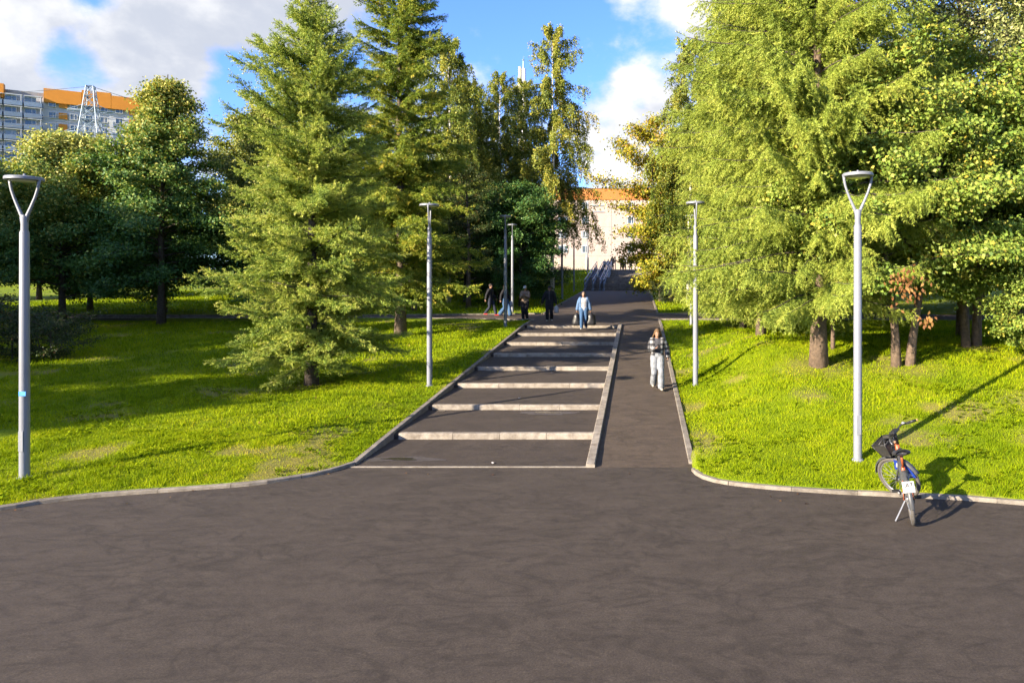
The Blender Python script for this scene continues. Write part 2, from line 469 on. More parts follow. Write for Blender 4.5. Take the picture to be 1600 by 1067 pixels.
def sheet(name, xs, ys, zf, mat, parent=None):
    X, Y = np.meshgrid(np.array(xs, float), np.array(ys, float)); n = X.shape
    i = np.arange(X.size).reshape(n)
    f = np.stack([i[:-1, :-1], i[:-1, 1:], i[1:, 1:], i[1:, :-1]], -1).reshape(-1, 4)
    m_ = np_mesh(name, np.stack([X, Y, zf(X, Y)], -1).reshape(-1, 3), f, mat, smooth=True)
    o = link(bpy.data.objects.new(name, m_), parent)
    if parent is None: tag(o, kind='structure')
    return o
sheet('plaza', np.linspace(-60, 60, 13), np.concatenate([np.linspace(-40, 8, 13), [10.5, Y0]]), lambda x, y: 0 * x, M_ASPHALT)
sheet('ramp', [DIV1 - 0.1, PX1 + 0.02], np.concatenate([[Y0 + 0.001], np.linspace(13, YTOP, 10)]), lambda x, y: path_z(y), M_ASPHALT2)
sheet('upper_path', [PX0 - 0.03, PX1 + 0.03], np.linspace(YTOP + 0.002, 63.2, 20), lambda x, y: path_z(y), M_ASPHALT2)
sheet('crossing_path', np.linspace(-60, 60, 25), np.linspace(CR0 - 0.03, CR1 + 0.03, 4), lambda x, y: path_z(y) - 0.006 - 0.02 * (np.abs(x + 2) > 4), M_ASPHALT2)
sheet('upper_square', np.linspace(-40, 40, 5), [82.0, 90, 132], lambda x, y: path_z(y) + 0.02, M_ASPHALT2)

# ------------------------------------------------------------------ kerbs
def stone(name, line, zf, w, hgt, parent, mat, gap=0.006, bev=0.012):
    """one kerb stone swept along a short plan line; top follows zf"""
    line = np.array(line, float); n = len(line)
    T = np.gradient(line, axis=0); T /= np.linalg.norm(T, axis=1)[:, None] + 1e-9
    N = np.stack([-T[:, 1], T[:, 0]], 1)
    line[0] += T[0] * gap / 2; line[-1] -= T[-1] * gap / 2
    prof = [(-w / 2, -hgt), (-w / 2, -bev), (-w / 2 + bev, 0), (w / 2 - bev, 0), (w / 2, -bev), (w / 2, -hgt)]
    vs = []; fs = []
    for i in range(n):
        zt = zf(line[i][0], line[i][1])
        for (a, b) in prof: vs.append((line[i][0] + N[i][0] * a, line[i][1] + N[i][1] * a, zt + b))
    k = len(prof)
    for i in range(n - 1):
        for j in range(k - 1): fs.append((i * k + j, i * k + j + 1, (i + 1) * k + j + 1, (i + 1) * k + j))
    fs.append(tuple(range(k - 1, -1, -1))); fs.append(tuple((n - 1) * k + j for j in range(k)))
    mb = MB(); mb.add(vs, fs); return mb.build(name, mat, parent)
def resample(pts, ds):
    pts = np.array(pts, float); d = np.concatenate([[0], np.cumsum(np.linalg.norm(np.diff(pts, axis=0), axis=1))])
    n = max(2, int(round(d[-1] / ds)) + 1); t_ = np.linspace(0, d[-1], n)
    return np.stack([np.interp(t_, d, pts[:, 0]), np.interp(t_, d, pts[:, 1])], 1)
rngk = random.Random(4)
def kerb(name, pts, zf, w, hgt, mat, L=1.0, sub=4):
    root = tag(empty(name), kind='structure')
    r = resample(pts, L / sub)
    for i in range(0, len(r) - 1, sub):
        dz = rngk.uniform(-0.004, 0.004)
        stone('kerb_stone', r[i:i + sub + 1], lambda x, y: zf(x, y) + dz, w, hgt, root, mat)
    return root
near = lambda P, x0, x1: P[(P[:, 0] > x0) & (P[:, 0] < x1)]
kerb('plaza_kerb', near(LC, -16, PX0 + 0.01), lambda x, y: 0.058, 0.10, 0.3, M_KERB)
kerb('plaza_kerb', near(RC, PX1 + 0.0005, 13), lambda x, y: 0.058, 0.10, 0.3, M_KERB)
kerb('path_kerb', [(PX0, 12.31), (PX0, CR0)], lambda x, y: path_z(y) + 0.03 + 0.0 * x, 0.115, 0.6, M_KERB, 1.0, 2)
kerb('dividing_kerb', [((DIV0 + DIV1) / 2, Y0 - 0.02), ((DIV0 + DIV1) / 2, YTOP + 0.2)], lambda x, y: path_z(y) + 0.062, DIV1 - DIV0, 0.6, M_STEP, 1.0, 2)
kerb('ramp_kerb', [(PX1, 12.31), (PX1, CR0)], lambda x, y: path_z(y) + 0.04, 0.12, 0.5, M_KERB, 1.0, 2)
kerb('crossing_kerb', [(-30, 34.15), (-13, 34.15), (-6.5, CR0), (PX0 - 0.08, CR0)], lambda x, y: path_z(y) + 0.05, 0.10, 0.3, M_KERB, 1.0, 1)
kerb('crossing_kerb', [(PX1 + 0.08, CR0), (14, CR0)], lambda x, y: path_z(y) + 0.05, 0.10, 0.3, M_KERB, 1.0, 1)
kerb('crossing_kerb', [(-30, 35.5), (-13, 35.5), (-6.5, CR1), (PX0 - 0.08, CR1)], lambda x, y: path_z(y) + 0.05, 0.10, 0.3, M_KERB, 1.0, 1)
kerb('crossing_kerb', [(PX1 + 0.08, CR1), (14, CR1)], lambda x, y: path_z(y) + 0.05, 0.10, 0.3, M_KERB, 1.0, 1)
kerb('upper_path_kerb', [(PX0, CR1), (PX0, 63)], lambda x, y: path_z(y) + 0.05, 0.12, 0.3, M_KERB, 2.0, 2)
kerb('upper_path_kerb', [(PX1, CR1), (PX1, 63)], lambda x, y: path_z(y) + 0.05, 0.12, 0.3, M_KERB, 2.0, 2)

# ------------------------------------------------------------------ the long low steps
steps = tag(empty('stepped_path'), kind='structure')
RISERS = [14.16 + 2.3 * i for i in range(8)]
SX0, SX1 = PX0 + 0.060, DIV0 - 0.002
zfront, yfront = 0.0, Y0 + 0.06
def tread_dip(x, y, y0, y1):
    return 0.010 * (fbm(x * 0.9, y * 0.9, 77, 3) - 0.5)
TREADS = []
for i, yr in enumerate(RISERS):
    ztop = SLOPE * (yr - Y0); zback = ztop - 0.120
    if i == 0: zback = ztop - 0.125
    a, b, za, zb = yfront, yr + 0.02, zfront, zback
    TREADS.append((a, b, za, zb))
    X, Y = np.meshgrid(np.linspace(SX0 - 0.02, SX1 + 0.02, 14), np.linspace(a, b, 9)); k = np.arange(X.size).reshape(X.shape)
    zz = za + (zb - za) * (Y - a) / (b - a) + tread_dip(X, Y, a, b) * np.sin(np.pi * (Y - a) / (b - a))
    f = np.stack([k[:-1, :-1], k[:-1, 1:], k[1:, 1:], k[1:, :-1]], -1).reshape(-1, 4)
    link(bpy.data.objects.new('tread', np_mesh('tread', np.stack([X, Y, zz], -1).reshape(-1, 3), f, M_TREAD, smooth=True)), steps)
    cuts = [SX0 + 0.10] + [SX1 - 0.975 * q for q in (3, 2, 1)] + [SX1]
    if cuts[0] > cuts[1] - 0.2: cuts.pop(1)
    for q in range(len(cuts) - 1):
        dz = rngk.uniform(-0.004, 0.005)
        stone('edge_stone', [(cuts[q], yr + 0.075), (cuts[q + 1], yr + 0.075)], lambda x, y: ztop + dz, 0.15, 0.32, steps, M_STEP, 0.007, 0.016)
    stone('corner_fill', [(SX0 - 0.01, yr + 0.10), (SX0 + 0.10, yr + 0.10)], lambda x, y: ztop - 0.02, 0.13, 0.3, steps, M_TREAD, 0.0, 0.02)
    zfront, yfront = ztop - 0.004, yr + 0.145
stone('threshold_strip', [(SX0 - 0.06, Y0 + 0.02), (SX1, Y0 + 0.02)], lambda x, y: 0.012, 0.07, 0.25, steps, M_KERB, 0.0, 0.006)

# puddles and damp marks on the treads
def blotch(name, cx, cy_, rx_, ry_, seed, mat, tread, lift=0.006):
    a0, b0, za, zb = TREADS[tread]; r = random.Random(seed); vs = []; n = 40
    ph = [r.uniform(0, 6.28) for _ in range(4)]
    for k in range(n):
        th = 2 * math.pi * k / n
        q = 1 + 0.22 * math.sin(2 * th + ph[0]) + 0.16 * math.sin(3 * th + ph[1]) + 0.09 * math.sin(5 * th + ph[2]) + 0.06 * math.sin(9 * th + ph[3])
        vs.append((cx + rx_ * q * math.cos(th), cy_ + ry_ * q * math.sin(th)))
    f = lambda x, y: za + (zb - za) * (y - a0) / (b0 - a0) + float(tread_dip(np.array(x), np.array(y), a0, b0)) * math.sin(math.pi * (y - a0) / (b0 - a0)) + lift
    mb = MB(); mb.add([(cx, cy_, f(cx, cy_))] + [(x, y, f(x, y)) for x, y in vs], [(0, 1 + k, 1 + (k + 1) % n) for k in range(n)])
    return tag(mb.build(name, mat), kind='structure')
M_WET = plain('wet_asphalt', (0.030, 0.026, 0.025), 0.22, 0, 0.15, 5, 0.5)
M_DAMP = plain('damp_asphalt', (0.062, 0.052, 0.047), 0.6, 0, 0.25, 20, 0.4)
x, y = unproj(625, 718); blotch('damp_patch', x + 0.05, y, 0.62, 0.20, 3, M_DAMP, 0, 0.005); blotch('puddle', x, y, 0.33, 0.085, 5, M_WET, 0, 0.009)
blotch('damp_patch', -2.15, 16.1, 0.55, 0.22, 8, M_DAMP, 1, 0.005); blotch('puddle', -2.2, 16.15, 0.30, 0.12, 9, M_WET, 1, 0.009)
blotch('puddle', -4.85, 16.45, 0.16, 0.17, 12, M_WET, 1, 0.006)

# ------------------------------------------------------------------ upper steps at the far end
us = tag(empty('upper_steps'), kind='structure')
NST = 16; y = 63.2; z = float(path_z(63.2)); rise = (5.0 - z) / NST
for i in range(NST):
    run = 0.75 if i != 8 else 5.0
    if i == 15: run = 82.3 - y
    mb = MB(); mb.box((-1.9, y + run / 2 + 0.02, z + rise / 2 - 0.25), (6.3, run + 0.04, rise + 0.5), bevel=0.015); mb.build('step', M_KERB, us)
    y += run; z += rise
M_RAIL = plain('blue_grey_steel', (0.15, 0.19, 0.25), 0.4, 0.3, 0.1, 4)
for (xr, wd, lab) in ((-4.75, 0.75, 'wide blue grey steel pram ramp with rails at left of far steps'), (-3.55, 0.35, 'narrow blue grey steel handrail ramp on the far steps')):
    root = tag(empty('pram_ramp', (xr, 63.0, float(path_z(63.0)))), lab, 'ramp', 'steel ramps on the far steps')
    dz = 5.0 - float(path_z(63.0)); mb = MB()
    for s_ in (-1, 1):
        mb.add([(s_ * wd / 2 - 0.1, 0, 0.12), (s_ * wd / 2 + 0.1, 0, 0.12), (s_ * wd / 2 + 0.1, 18.5, dz + 0.25), (s_ * wd / 2 - 0.1, 18.5, dz + 0.25),
                (s_ * wd / 2 - 0.1, 0, 0.02), (s_ * wd / 2 + 0.1, 0, 0.02), (s_ * wd / 2 + 0.1, 18.5, dz + 0.1), (s_ * wd / 2 - 0.1, 18.5, dz + 0.1)],
               [(0, 1, 2, 3), (7, 6, 5, 4), (0, 4, 5, 1), (2, 6, 7, 3), (1, 5, 6, 2), (3, 7, 4, 0)])
    mb.build('channel', M_RAIL, root)
    for s_ in (-1, 1):
        mb = MB(); mb.tube([(s_ * wd / 2, 0, 1.0), (s_ * wd / 2, 18.5, dz + 1.05)], 0.04, 6)
        mb.add([(s_ * wd / 2 - 0.02, 0, 0.1), (s_ * wd / 2 + 0.02, 0, 0.1), (s_ * wd / 2 + 0.02, 18.5, dz + 0.2), (s_ * wd / 2 - 0.02, 18.5, dz + 0.2), (s_ * wd / 2 - 0.02, 0, 0.62), (s_ * wd / 2 + 0.02, 0, 0.62), (s_ * wd / 2 + 0.02, 18.5, dz + 0.7), (s_ * wd / 2 - 0.02, 18.5, dz + 0.7)], [(0, 3, 2, 1), (4, 5, 6, 7), (0, 1, 5, 4), (2, 3, 7, 6), (1, 2, 6, 5), (3, 0, 4, 7)])
        for q in range(8):
            yy = 18.5 * q / 7; zz = dz * q / 7; mb.tube([(s_ * wd / 2, yy, zz - 0.1), (s_ * wd / 2, yy, zz + 1.02)], 0.035, 6)
        mb.build('handrail', M_RAIL, root)
root = tag(empty('stair_railing', (1.15, 63.0, float(path_z(63.0)))), 'blue grey railing panel at right foot of the far steps', 'railing')
for q in range(4):
    mb = MB(); mb.tube([(0, q * 1.5, -0.2), (0, q * 1.5, 1.1 + 0.12 * q)], 0.04, 6); mb.build('post', M_RAIL, root)
mb = MB(); mb.box((0, 2.25, 0.75), (0.03, 4.5, 0.75)); mb.build('panel', M_RAIL, root)

# ------------------------------------------------------------------ street lamps
def make_lamp():
    root = empty('street_lamp')
    mb = MB(); mb.lathe([(0.073, -0.3), (0.073, 0.0), (0.072, 1.6), (0.066, 4.08), (0.060, 4.10)], n=20); pole_ = mb.build('pole', M_LAMP, root, True); auto_smooth(pole_.data)
    mb = MB(); mb.lathe([(0.10, -0.05), (0.10, 0.012), (0.085, 0.025), (0.074, 0.03)], n=20); mb.build('base_flange', M_LAMP, pole_, True)
    mb = MB(); mb.box((0.0, -0.0695, 0.62), (0.08, 0.012, 0.34), bevel=0.004); mb.build('access_door', M_LAMP, pole_)
    mb = MB(); mb.lathe([(0.052, 4.09), (0.050, 4.22), (0.062, 4.33), (0.045, 4.37)], n=16); o = mb.build('collar', M_LAMP, root, True); auto_smooth(o.data)
    for s_ in (-1, 1):
        mb = MB(); mb.tube([(s_ * 0.022, 0, 4.26), (s_ * 0.045, 0, 4.36), (s_ * 0.108, 0, 4.50), (s_ * 0.175, 0, 4.66), (s_ * 0.218, 0, 4.79), (s_ * 0.236, 0, 4.89), (s_ * 0.24, 0, 4.97)],
                           [0.034, 0.030, 0.025, 0.022, 0.023, 0.025, 0.028], 10, flat=0.95)
        mb.build('fork_arm', M_LAMP, root, True)
    mb = MB(); mb.lathe([(0.18, 4.94), (0.252, 4.94), (0.264, 4.95), (0.264, 4.99), (0.25, 5.003), (0.10, 5.017), (0.0, 5.019)], n=32); hd = mb.build('lamp_head', M_LAMP, root, True); auto_smooth(hd.data)
    mb = MB(); mb.lathe([(0.0, 4.925), (0.17, 4.925), (0.18, 4.945)], n=24); mb.build('lens', M_LENS, hd, True)
    mb = MB(); mb.lathe([(0.022, 5.01), (0.022, 5.04), (0.012, 5.06)], n=8); mb.build('cap_nut', M_LAMP, hd)
    return root
lamp0 = make_lamp()
SPOTS = [
    (-10.05, 11.15, 0.0, 'tall grey fork-topped street lamp with blue sticker at left lawn edge'),
    (3.73, 11.70, 0.0, 'tall grey fork-topped street lamp nearest the parked bicycle'),
    (-5.69, 18.46, 1.72, 'grey street lamp at left kerb halfway up the long steps'),
    (1.49, 18.30, 1.62, 'grey street lamp beside the walking girl at right ramp kerb'),
    (-5.97, 30.30, 1.7, 'sticker-spotted grey street lamp at top left corner of the steps'),
    (-7.10, 38.0, 1.75, 'grey street lamp just behind the sticker-spotted lamp, past the crossing path'),
    (2.3, 30.6, 1.4, 'dark lamp pole half hidden by larch branches right of the ramp'),
    (-5.70, 50.0, 1.4, 'thin dark lamp pole on the far left lawn under the birch'),
    (-5.95, 61.5, 1.4, 'thin pale lamp pole left of the far steel ramps'),
    (-6.0, 78.0, 1.4, 'distant tall lamp pole at top of the far ramps before the building'),
]
for i, (x, y, rz, lab) in enumerate(SPOTS):
    o = lamp0 if i == 0 else copy_tree(lamp0)
    o.location = (x, y, float(lawn_z(x, y))); o.rotation_euler = (0, 0, rz); o.scale = (0.98, 0.98, 0.98)
    tag(o, lab, 'street lamp', 'fork-topped street lamps along the way')
LAMP_Z = [float(lawn_z(x, y)) for x, y, *_ in SPOTS]
M_BLUE_ST = plain('blue_sticker', (0.03, 0.20, 0.50), 0.5, 0, 0.05)
mb = MB(); mb.box((-10.05 + 0.03, 11.15 - 0.071, LAMP_Z[0] + 1.38), (0.12, 0.012, 0.075), bevel=0.003)
tag(mb.build('sticker', M_BLUE_ST), 'small blue paper sticker on the leftmost lamp pole', 'sticker')
M_WHITE_ST = plain('white_sticker', (0.42, 0.40, 0.38), 0.6, 0, 0.1)
r = random.Random(8)
lamp4 = [o for o in bpy.data.objects if o.get('label', '').startswith('sticker-spotted')][0]
for k in range(16):
    a = r.uniform(-2.6, -0.6); zz = r.uniform(0.25, 3.3); w = r.uniform(0.03, 0.07)
    mb = MB(); q = Vector((math.cos(a), math.sin(a), 0)) * (0.0745 - 0.002 * zz)
    mb.box((q.x, q.y, zz), (w, 0.006, r.uniform(0.04, 0.11)), rot=Matrix.Rotation(a + math.pi / 2, 3, 'Z'))
    o = mb.build('paper_scrap', M_WHITE_ST, lamp4); o.rotation_euler = (0, 0, -1.7)

# scraps of litter on the treads
r = random.Random(31)
for (px, py, tr, lab) in ((628, 664, 1, 'crumpled white paper scrap by the puddle at the left kerb'), (812, 622, 2, 'tiny pale scrap in the middle of the third tread'), (941, 613, 2, 'tiny pale scrap near the stone strip on the third tread'), (770, 723, 0, 'tiny pale scrap at the foot of the steps')):
    a0, b0, za, zb = TREADS[tr]; zz = (za + zb) / 2; x, y = unproj(px, py, zz); y = min(max(y, a0 + 0.1), b0 - 0.1); zz = za + (zb - za) * (y - a0) / (b0 - a0) + 0.012
    mb = MB(); n = 9; vs = [(0, 0, 0.014)]
    for k in range(n): q = r.uniform(0.018, 0.042); vs.append((math.cos(k * 6.283 / n) * q, math.sin(k * 6.283 / n) * q, r.uniform(-0.006, 0.02)))
    mb.add(vs, [(0, 1 + k, 1 + (k + 1) % n) for k in range(n)]); o = mb.build('paper_scrap', M_WHITE_ST); o.location = (x, y, zz); tag(o, lab, 'litter', 'litter on the steps')
# ------------------------------------------------------------------ vegetation
def unit(v): return v / (np.linalg.norm(v, axis=-1, keepdims=True) + 1e-9)

def leaf_quads(C, A, N, L, W, tint, fold=0.18):
    """C base points, A axis dirs, N approx normals, L length, W width (arrays) -> verts, quad faces"""
    A = unit(A); S = unit(np.cross(A, N)); N2 = np.cross(S, A)
    L = L[:, None]; W = W[:, None]
    v0 = C; v1 = C + A * L * 0.48 + S * W * 0.5 + N2 * W * fold; v2 = C + A * L - N2 * L * 0.12; v3 = C + A * L * 0.48 - S * W * 0.5 + N2 * W * fold
    V = np.stack([v0, v1, v2, v3], 1).reshape(-1, 3)
    F = np.arange(len(C) * 4).reshape(-1, 4)
    return V, F

def branch_line(p0, az, length, rise, droop, n, rg, wob=0.06):
    """a limb leaving p0 in azimuth az: rises then droops"""
    t = np.linspace(0, 1, n)
    h = length * t
    d = np.array([math.cos(az), math.sin(az), 0]); s = np.array([-d[1], d[0], 0])
    z = rise * length * t - droop * length * t * t
    w = np.cumsum(rg.normal(0, wob, n)) * length / n
    return p0 + d * h[:, None] + s * w[:, None] + np.array([0, 0, 1]) * z[:, None]

def trunk_line(height, rg, wob, lean=(0, 0), n=10):
    t = np.linspace(0, 1, n)
    x = np.cumsum(rg.normal(0, wob, n)) * t; y = np.cumsum(rg.normal(0, wob, n)) * t
    return np.stack([x + lean[0] * t, y + lean[1] * t, t * height], 1)
def at_line(line, t):
    i = t * (len(line) - 1); k = int(min(max(math.floor(i), 0), len(line) - 2)); return line[k] * (1 - (i - k)) + line[k + 1] * (i - k)

def broadleaf(seed, height, prof, cb=0.18, n_br=46, subs=7, clumps=3, leaves=18, leaf=(0.12, 0.09), sigma=0.2, r0=0.14, rise=0.55, droop=0.35,
              stems=((0, 0, 0, 0),), tint=(0.5, 0.2), top_tint=0.0, upward=0.5, sub_len=0.4, twig_vis=True, wob=0.05):
    """-> (wood MB, leaf verts, leaf faces, leaf tint); prof(t): crown radius at relative height t"""
    rg = np.random.default_rng(seed); wood = MB(); CL = []; CT = []
    for si, (sx, sy, lx_, ly_) in enumerate(stems):
        tl = trunk_line(height * (0.95 if si == 0 else rg.uniform(0.75, 0.92)), rg, wob * height / 10, (lx_, ly_)) + np.array([sx, sy, 0])
        rr = [r0 * (1.35 if k == 0 else 1.0) * (1 - 0.93 * k / (len(tl) - 1)) + 0.008 for k in range(len(tl))]
        pts = tl.copy(); pts[0, 2] -= 0.3
        wood.tube(pts, rr, 9)
        nb = n_br // len(stems)
        for b in range(nb):
            t = cb + (0.99 - cb) * ((b + rg.uniform(0, 1)) / nb) ** 0.85
            az = b * 2.39996 + rg.normal(0, 0.35) + si * 1.7
            R = prof(t) * rg.uniform(0.62, 1.12)
            R *= 1 + 0.15 * math.sin(2 * az + t * 9 + seed) + 0.12 * math.sin(3 * az - t * 17 + 2 * seed) + (0.22 if rg.uniform() < 0.1 else 0)
            if R < 0.08: R = 0.08
            p0 = at_line(tl, t * 0.96)
            up = rise * (0.6 + 0.9 * t)
            bl = branch_line(p0, az, R, up, droop * (1.2 - t), 7, rg)
            rb = r0 * 0.34 * (1 - 0.75 * t) * min(1, R / 1.2) + 0.006
            wood.tube(bl, [rb * (1 - 0.85 * k / 6) + 0.003 for k in range(7)], 5, caps=False, mat=1)
            for q in range(subs):
                u = 0.28 + 0.72 * (q + rg.uniform(0.2, 1)) / subs
                ps = at_line(bl, min(u, 1.0))
                sl = sub_len * (0.45 + 0.55 * R / 2) * rg.uniform(0.6, 1.25)
                saz = az + (1 if q % 2 else -1) * rg.uniform(0.5, 1.25) * (1.15 - u * 0.8)
                sb = branch_line(ps, saz, sl, rg.uniform(-0.1, 0.7), 0.25, 4, rg)
                if twig_vis: wood.tube(sb, [0.009, 0.007, 0.005, 0.003], 3, caps=False, mat=1)
                for c in range(clumps):
                    CL.append(at_line(sb, (c + 0.8) / clumps if clumps > 1 else 0.9)); CT.append(t)
    CL = np.array(CL); CT = np.array(CT); n = len(CL)
    ctr = CL.mean(0); axis = np.stack([np.zeros(n), np.zeros(n), CL[:, 2]], 1)
    ctint = rg.normal(0, tint[1] * 0.65, n)
    C = np.repeat(CL, leaves, 0) + rg.normal(0, 1, (n * leaves, 3)) * np.array([sigma, sigma, sigma * 0.62])
    out = unit(np.repeat(CL - (axis * 0.85 + ctr * 0.15 * np.array([1, 1, 1])), leaves, 0))
    m = len(C)
    A = unit(rg.normal(0, 0.75, (m, 3)) + out * 0.5 + np.array([0, 0, -0.35]))
    N = unit(rg.normal(0, 0.55, (m, 3)) + out * (1 - upward) * 1.3 + np.array([0, 0, upward * 1.3]))
    L = leaf[0] * rg.uniform(0.6, 1.25, m); W = leaf[1] * rg.uniform(0.7, 1.2, m)
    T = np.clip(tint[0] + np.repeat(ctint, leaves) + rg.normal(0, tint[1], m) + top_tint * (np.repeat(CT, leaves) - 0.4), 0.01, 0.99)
    V, Fc = leaf_quads(C, A, N, L, W, T)
    return wood, V, Fc, T

def weeping_birch(seed, height, prof, n_br=46, strands=9, leaf=(0.075, 0.055), r0=0.13, tint=(0.5, 0.2), cb=0.22, hang=(0.5, 2.0), per_m=34, rise=0.9):
    rg = np.random.default_rng(seed); wood = MB()
    tl = trunk_line(height * 0.91, rg, 0.05 * height / 10)
    pts = tl.copy(); pts[0, 2] -= 0.3
    wood.tube(pts, [r0 * (1.3 if k == 0 else 1) * (1 - 0.95 * k / 9) + 0.007 for k in range(10)], 9)
    Cs = []; Ts = []; As = []
    for b in range(n_br):
        t = cb + (0.99 - cb) * ((b + rg.uniform(0, 1)) / n_br) ** 0.9
        az = b * 2.39996 + rg.normal(0, 0.4); R = max(0.15, prof(t) * rg.uniform(0.55, 1.15))
        p0 = at_line(tl, min(1.0, t * 1.03)); bl = branch_line(p0, az, R, rise * (1 + 0.9 * max(0, t - 0.8) / 0.2), 0.75 * (1 - 0.6 * max(0, t - 0.8) / 0.2), 7, rg)
        rb = r0 * 0.28 * (1 - 0.7 * t) + 0.006; wood.tube(bl, [rb * (1 - 0.85 * k / 6) + 0.003 for k in range(7)], 5, caps=False, mat=1)
        bt = rg.normal(0, tint[1] * 0.6)
        for q in range(strands):
            u = 0.2 + 0.8 * (q + rg.uniform(0, 1)) / strands
            ps = at_line(bl, min(u, 1)); Ln = rg.uniform(*hang) * (0.35 + 0.65 * min(1, R / 2)) * (1.15 - 0.75 * t)
            dx, dy = math.cos(az) * 0.22 + rg.normal(0, 0.12), math.sin(az) * 0.22 + rg.normal(0, 0.12)
            n = max(4, int(Ln * per_m)); s = rg.uniform(0, 1, n)
            P = ps + np.stack([dx * Ln * np.sqrt(s), dy * Ln * np.sqrt(s), -Ln * s + 0.12 * np.sin(s * 3)], 1) + rg.normal(0, 0.07, (n, 3))
            Cs.append(P); Ts.append(np.full(n, bt)); As.append(np.tile(np.array([dx, dy, -0.9]), (n, 1)))
    C = np.concatenate(Cs); m = len(C); bt = np.concatenate(Ts); A0 = np.concatenate(As)
    A = unit(A0 + rg.normal(0, 0.55, (m, 3))); N = unit(rg.normal(0, 0.8, (m, 3)) + unit(C * np.array([1, 1, 0])) * 0.9 + np.array([0, 0, 0.35]))
    T = np.clip(tint[0] + bt + rg.normal(0, tint[1], m), 0.01, 0.99)
    V, Fc = leaf_quads(C, A, N, leaf[0] * rg.uniform(0.7, 1.3, m), leaf[1] * rg.uniform(0.7, 1.2, m), T)
    return wood, V, Fc, T

def to_tris(faces):
    out = []
    for f in faces:
        for k in range(1, len(f) - 1): out.append((f[0], f[k], f[k + 1]))
    return out
def spray(seed, R, weep, twig, droop, tint, needle, nw, nd, spacing):
    """one leafy conifer branch lying along +X: wood plus needles, as verts, tris, tint, material index"""
    rg = np.random.default_rng(seed); wood = MB()
    bl = branch_line(np.zeros(3), 0.0, R, 0.12, droop, 9, rg, 0.07); bl[-3:, 2] += np.array([0.01, 0.04, 0.09]) * R
    wood.tube(bl, [(0.006 + 0.0065 * R) * (1 - 0.85 * q / 8) + 0.002 for q in range(9)], 4, caps=False)
    P0, DI, LN, BT = [], [], [], []
    d = np.array([1.0, 0, 0]); s = np.array([0, 1.0, 0]); n = int(R / spacing) + 3
    def add(ps, di, ln, bt):
        P0.append(ps); DI.append(di); LN.append(ln); BT.append(bt)
    for q in range(n):
        u = min(1.0, 0.03 + 0.97 * (q + rg.uniform(0, 1)) / n); ps = at_line(bl, u)
        for sd in (-1, 1):
            L = rg.uniform(*twig) * (0.5 + 0.5 * min(1, R / 1.8)) * (1.25 - 0.75 * u) * (0.35 + 0.65 * min(1, u * 3))
            di = unit(d * rg.uniform(0.35, 0.95) + s * sd * rg.uniform(0.3, 1.0) * (1.1 - 0.5 * u) + np.array([0, 0, rg.normal(-weep, 0.32)]))
            bt = rg.normal(0, tint[1]); add(ps, di, L, bt)
            for w in range(int(L / 0.13)):                                     # side twiglets
                v = (w + rg.uniform(0.3, 1)) / max(1, int(L / 0.13)); s2 = unit(np.cross(di, np.array([0, 0, 1.0])) * rg.choice([-1, 1]) + di * 0.9 + np.array([0, 0, -weep * 0.5]) + rg.normal(0, 0.2, 3))
                add(ps + di * L * v + np.array([0, 0, -0.2 * L * v * v * weep]), s2, L * rg.uniform(0.25, 0.5) * (1.15 - 0.5 * v), bt + rg.normal(0, 0.04))
    add(bl[-1], np.array([0.95, 0, 0.3]), rg.uniform(*twig) * 0.5, 0.1)
    P0 = np.array(P0); DI = unit(np.array(DI)); LN = np.array(LN); BT = np.array(BT)
    cnt = np.maximum(4, (LN * nd).astype(int)); ti = np.repeat(np.arange(len(P0)), cnt); m = len(ti); u = rg.uniform(0, 1, m)
    B = P0[ti] + DI[ti] * (LN[ti] * u)[:, None] + np.stack([np.zeros(m), np.zeros(m), -0.2 * LN[ti] * u * u * weep], 1)
    rd = rg.normal(0, 1, (m, 3)); rd = unit(rd - DI[ti] * np.sum(rd * DI[ti], 1)[:, None])
    out = unit(rd * 0.85 + DI[ti] * 0.75 + np.array([0, 0, 0.10])); ln = needle * rg.uniform(0.7, 1.25, m) * (1.1 - 0.35 * u)
    w = unit(np.cross(out, rg.normal(0, 1, (m, 3)))) * nw
    V = np.stack([B - w * 0.5, B + w * 0.5, B + out * ln[:, None]], 1).reshape(-1, 3); F = np.arange(m * 3).reshape(-1, 3)
    T = np.clip(tint[0] + BT[ti] + 0.22 * (u - 0.4) + rg.normal(0, 0.06, m), 0.01, 0.99)
    wv = np.array(wood.v); wf = np.array(to_tris(wood.f)) + len(V)
    return np.concatenate([V, wv]), np.concatenate([F, wf]), np.concatenate([T, np.zeros(len(wf))]), np.concatenate([np.zeros(m, int), np.ones(len(wf), int)])
SPRAYS = {}
def make_sprays(key, seed, mat, **kw):
    out = []
    for c, R in enumerate((0.6, 1.1, 1.7, 2.5)):
        for v in range(2):
            V, F, T, mi = spray(seed + c * 10 + v, R, **kw); out.append((R, np_mesh('branch', V, F, mat, T, mat2=M_BARK_D, midx=mi)))
    SPRAYS[key] = out
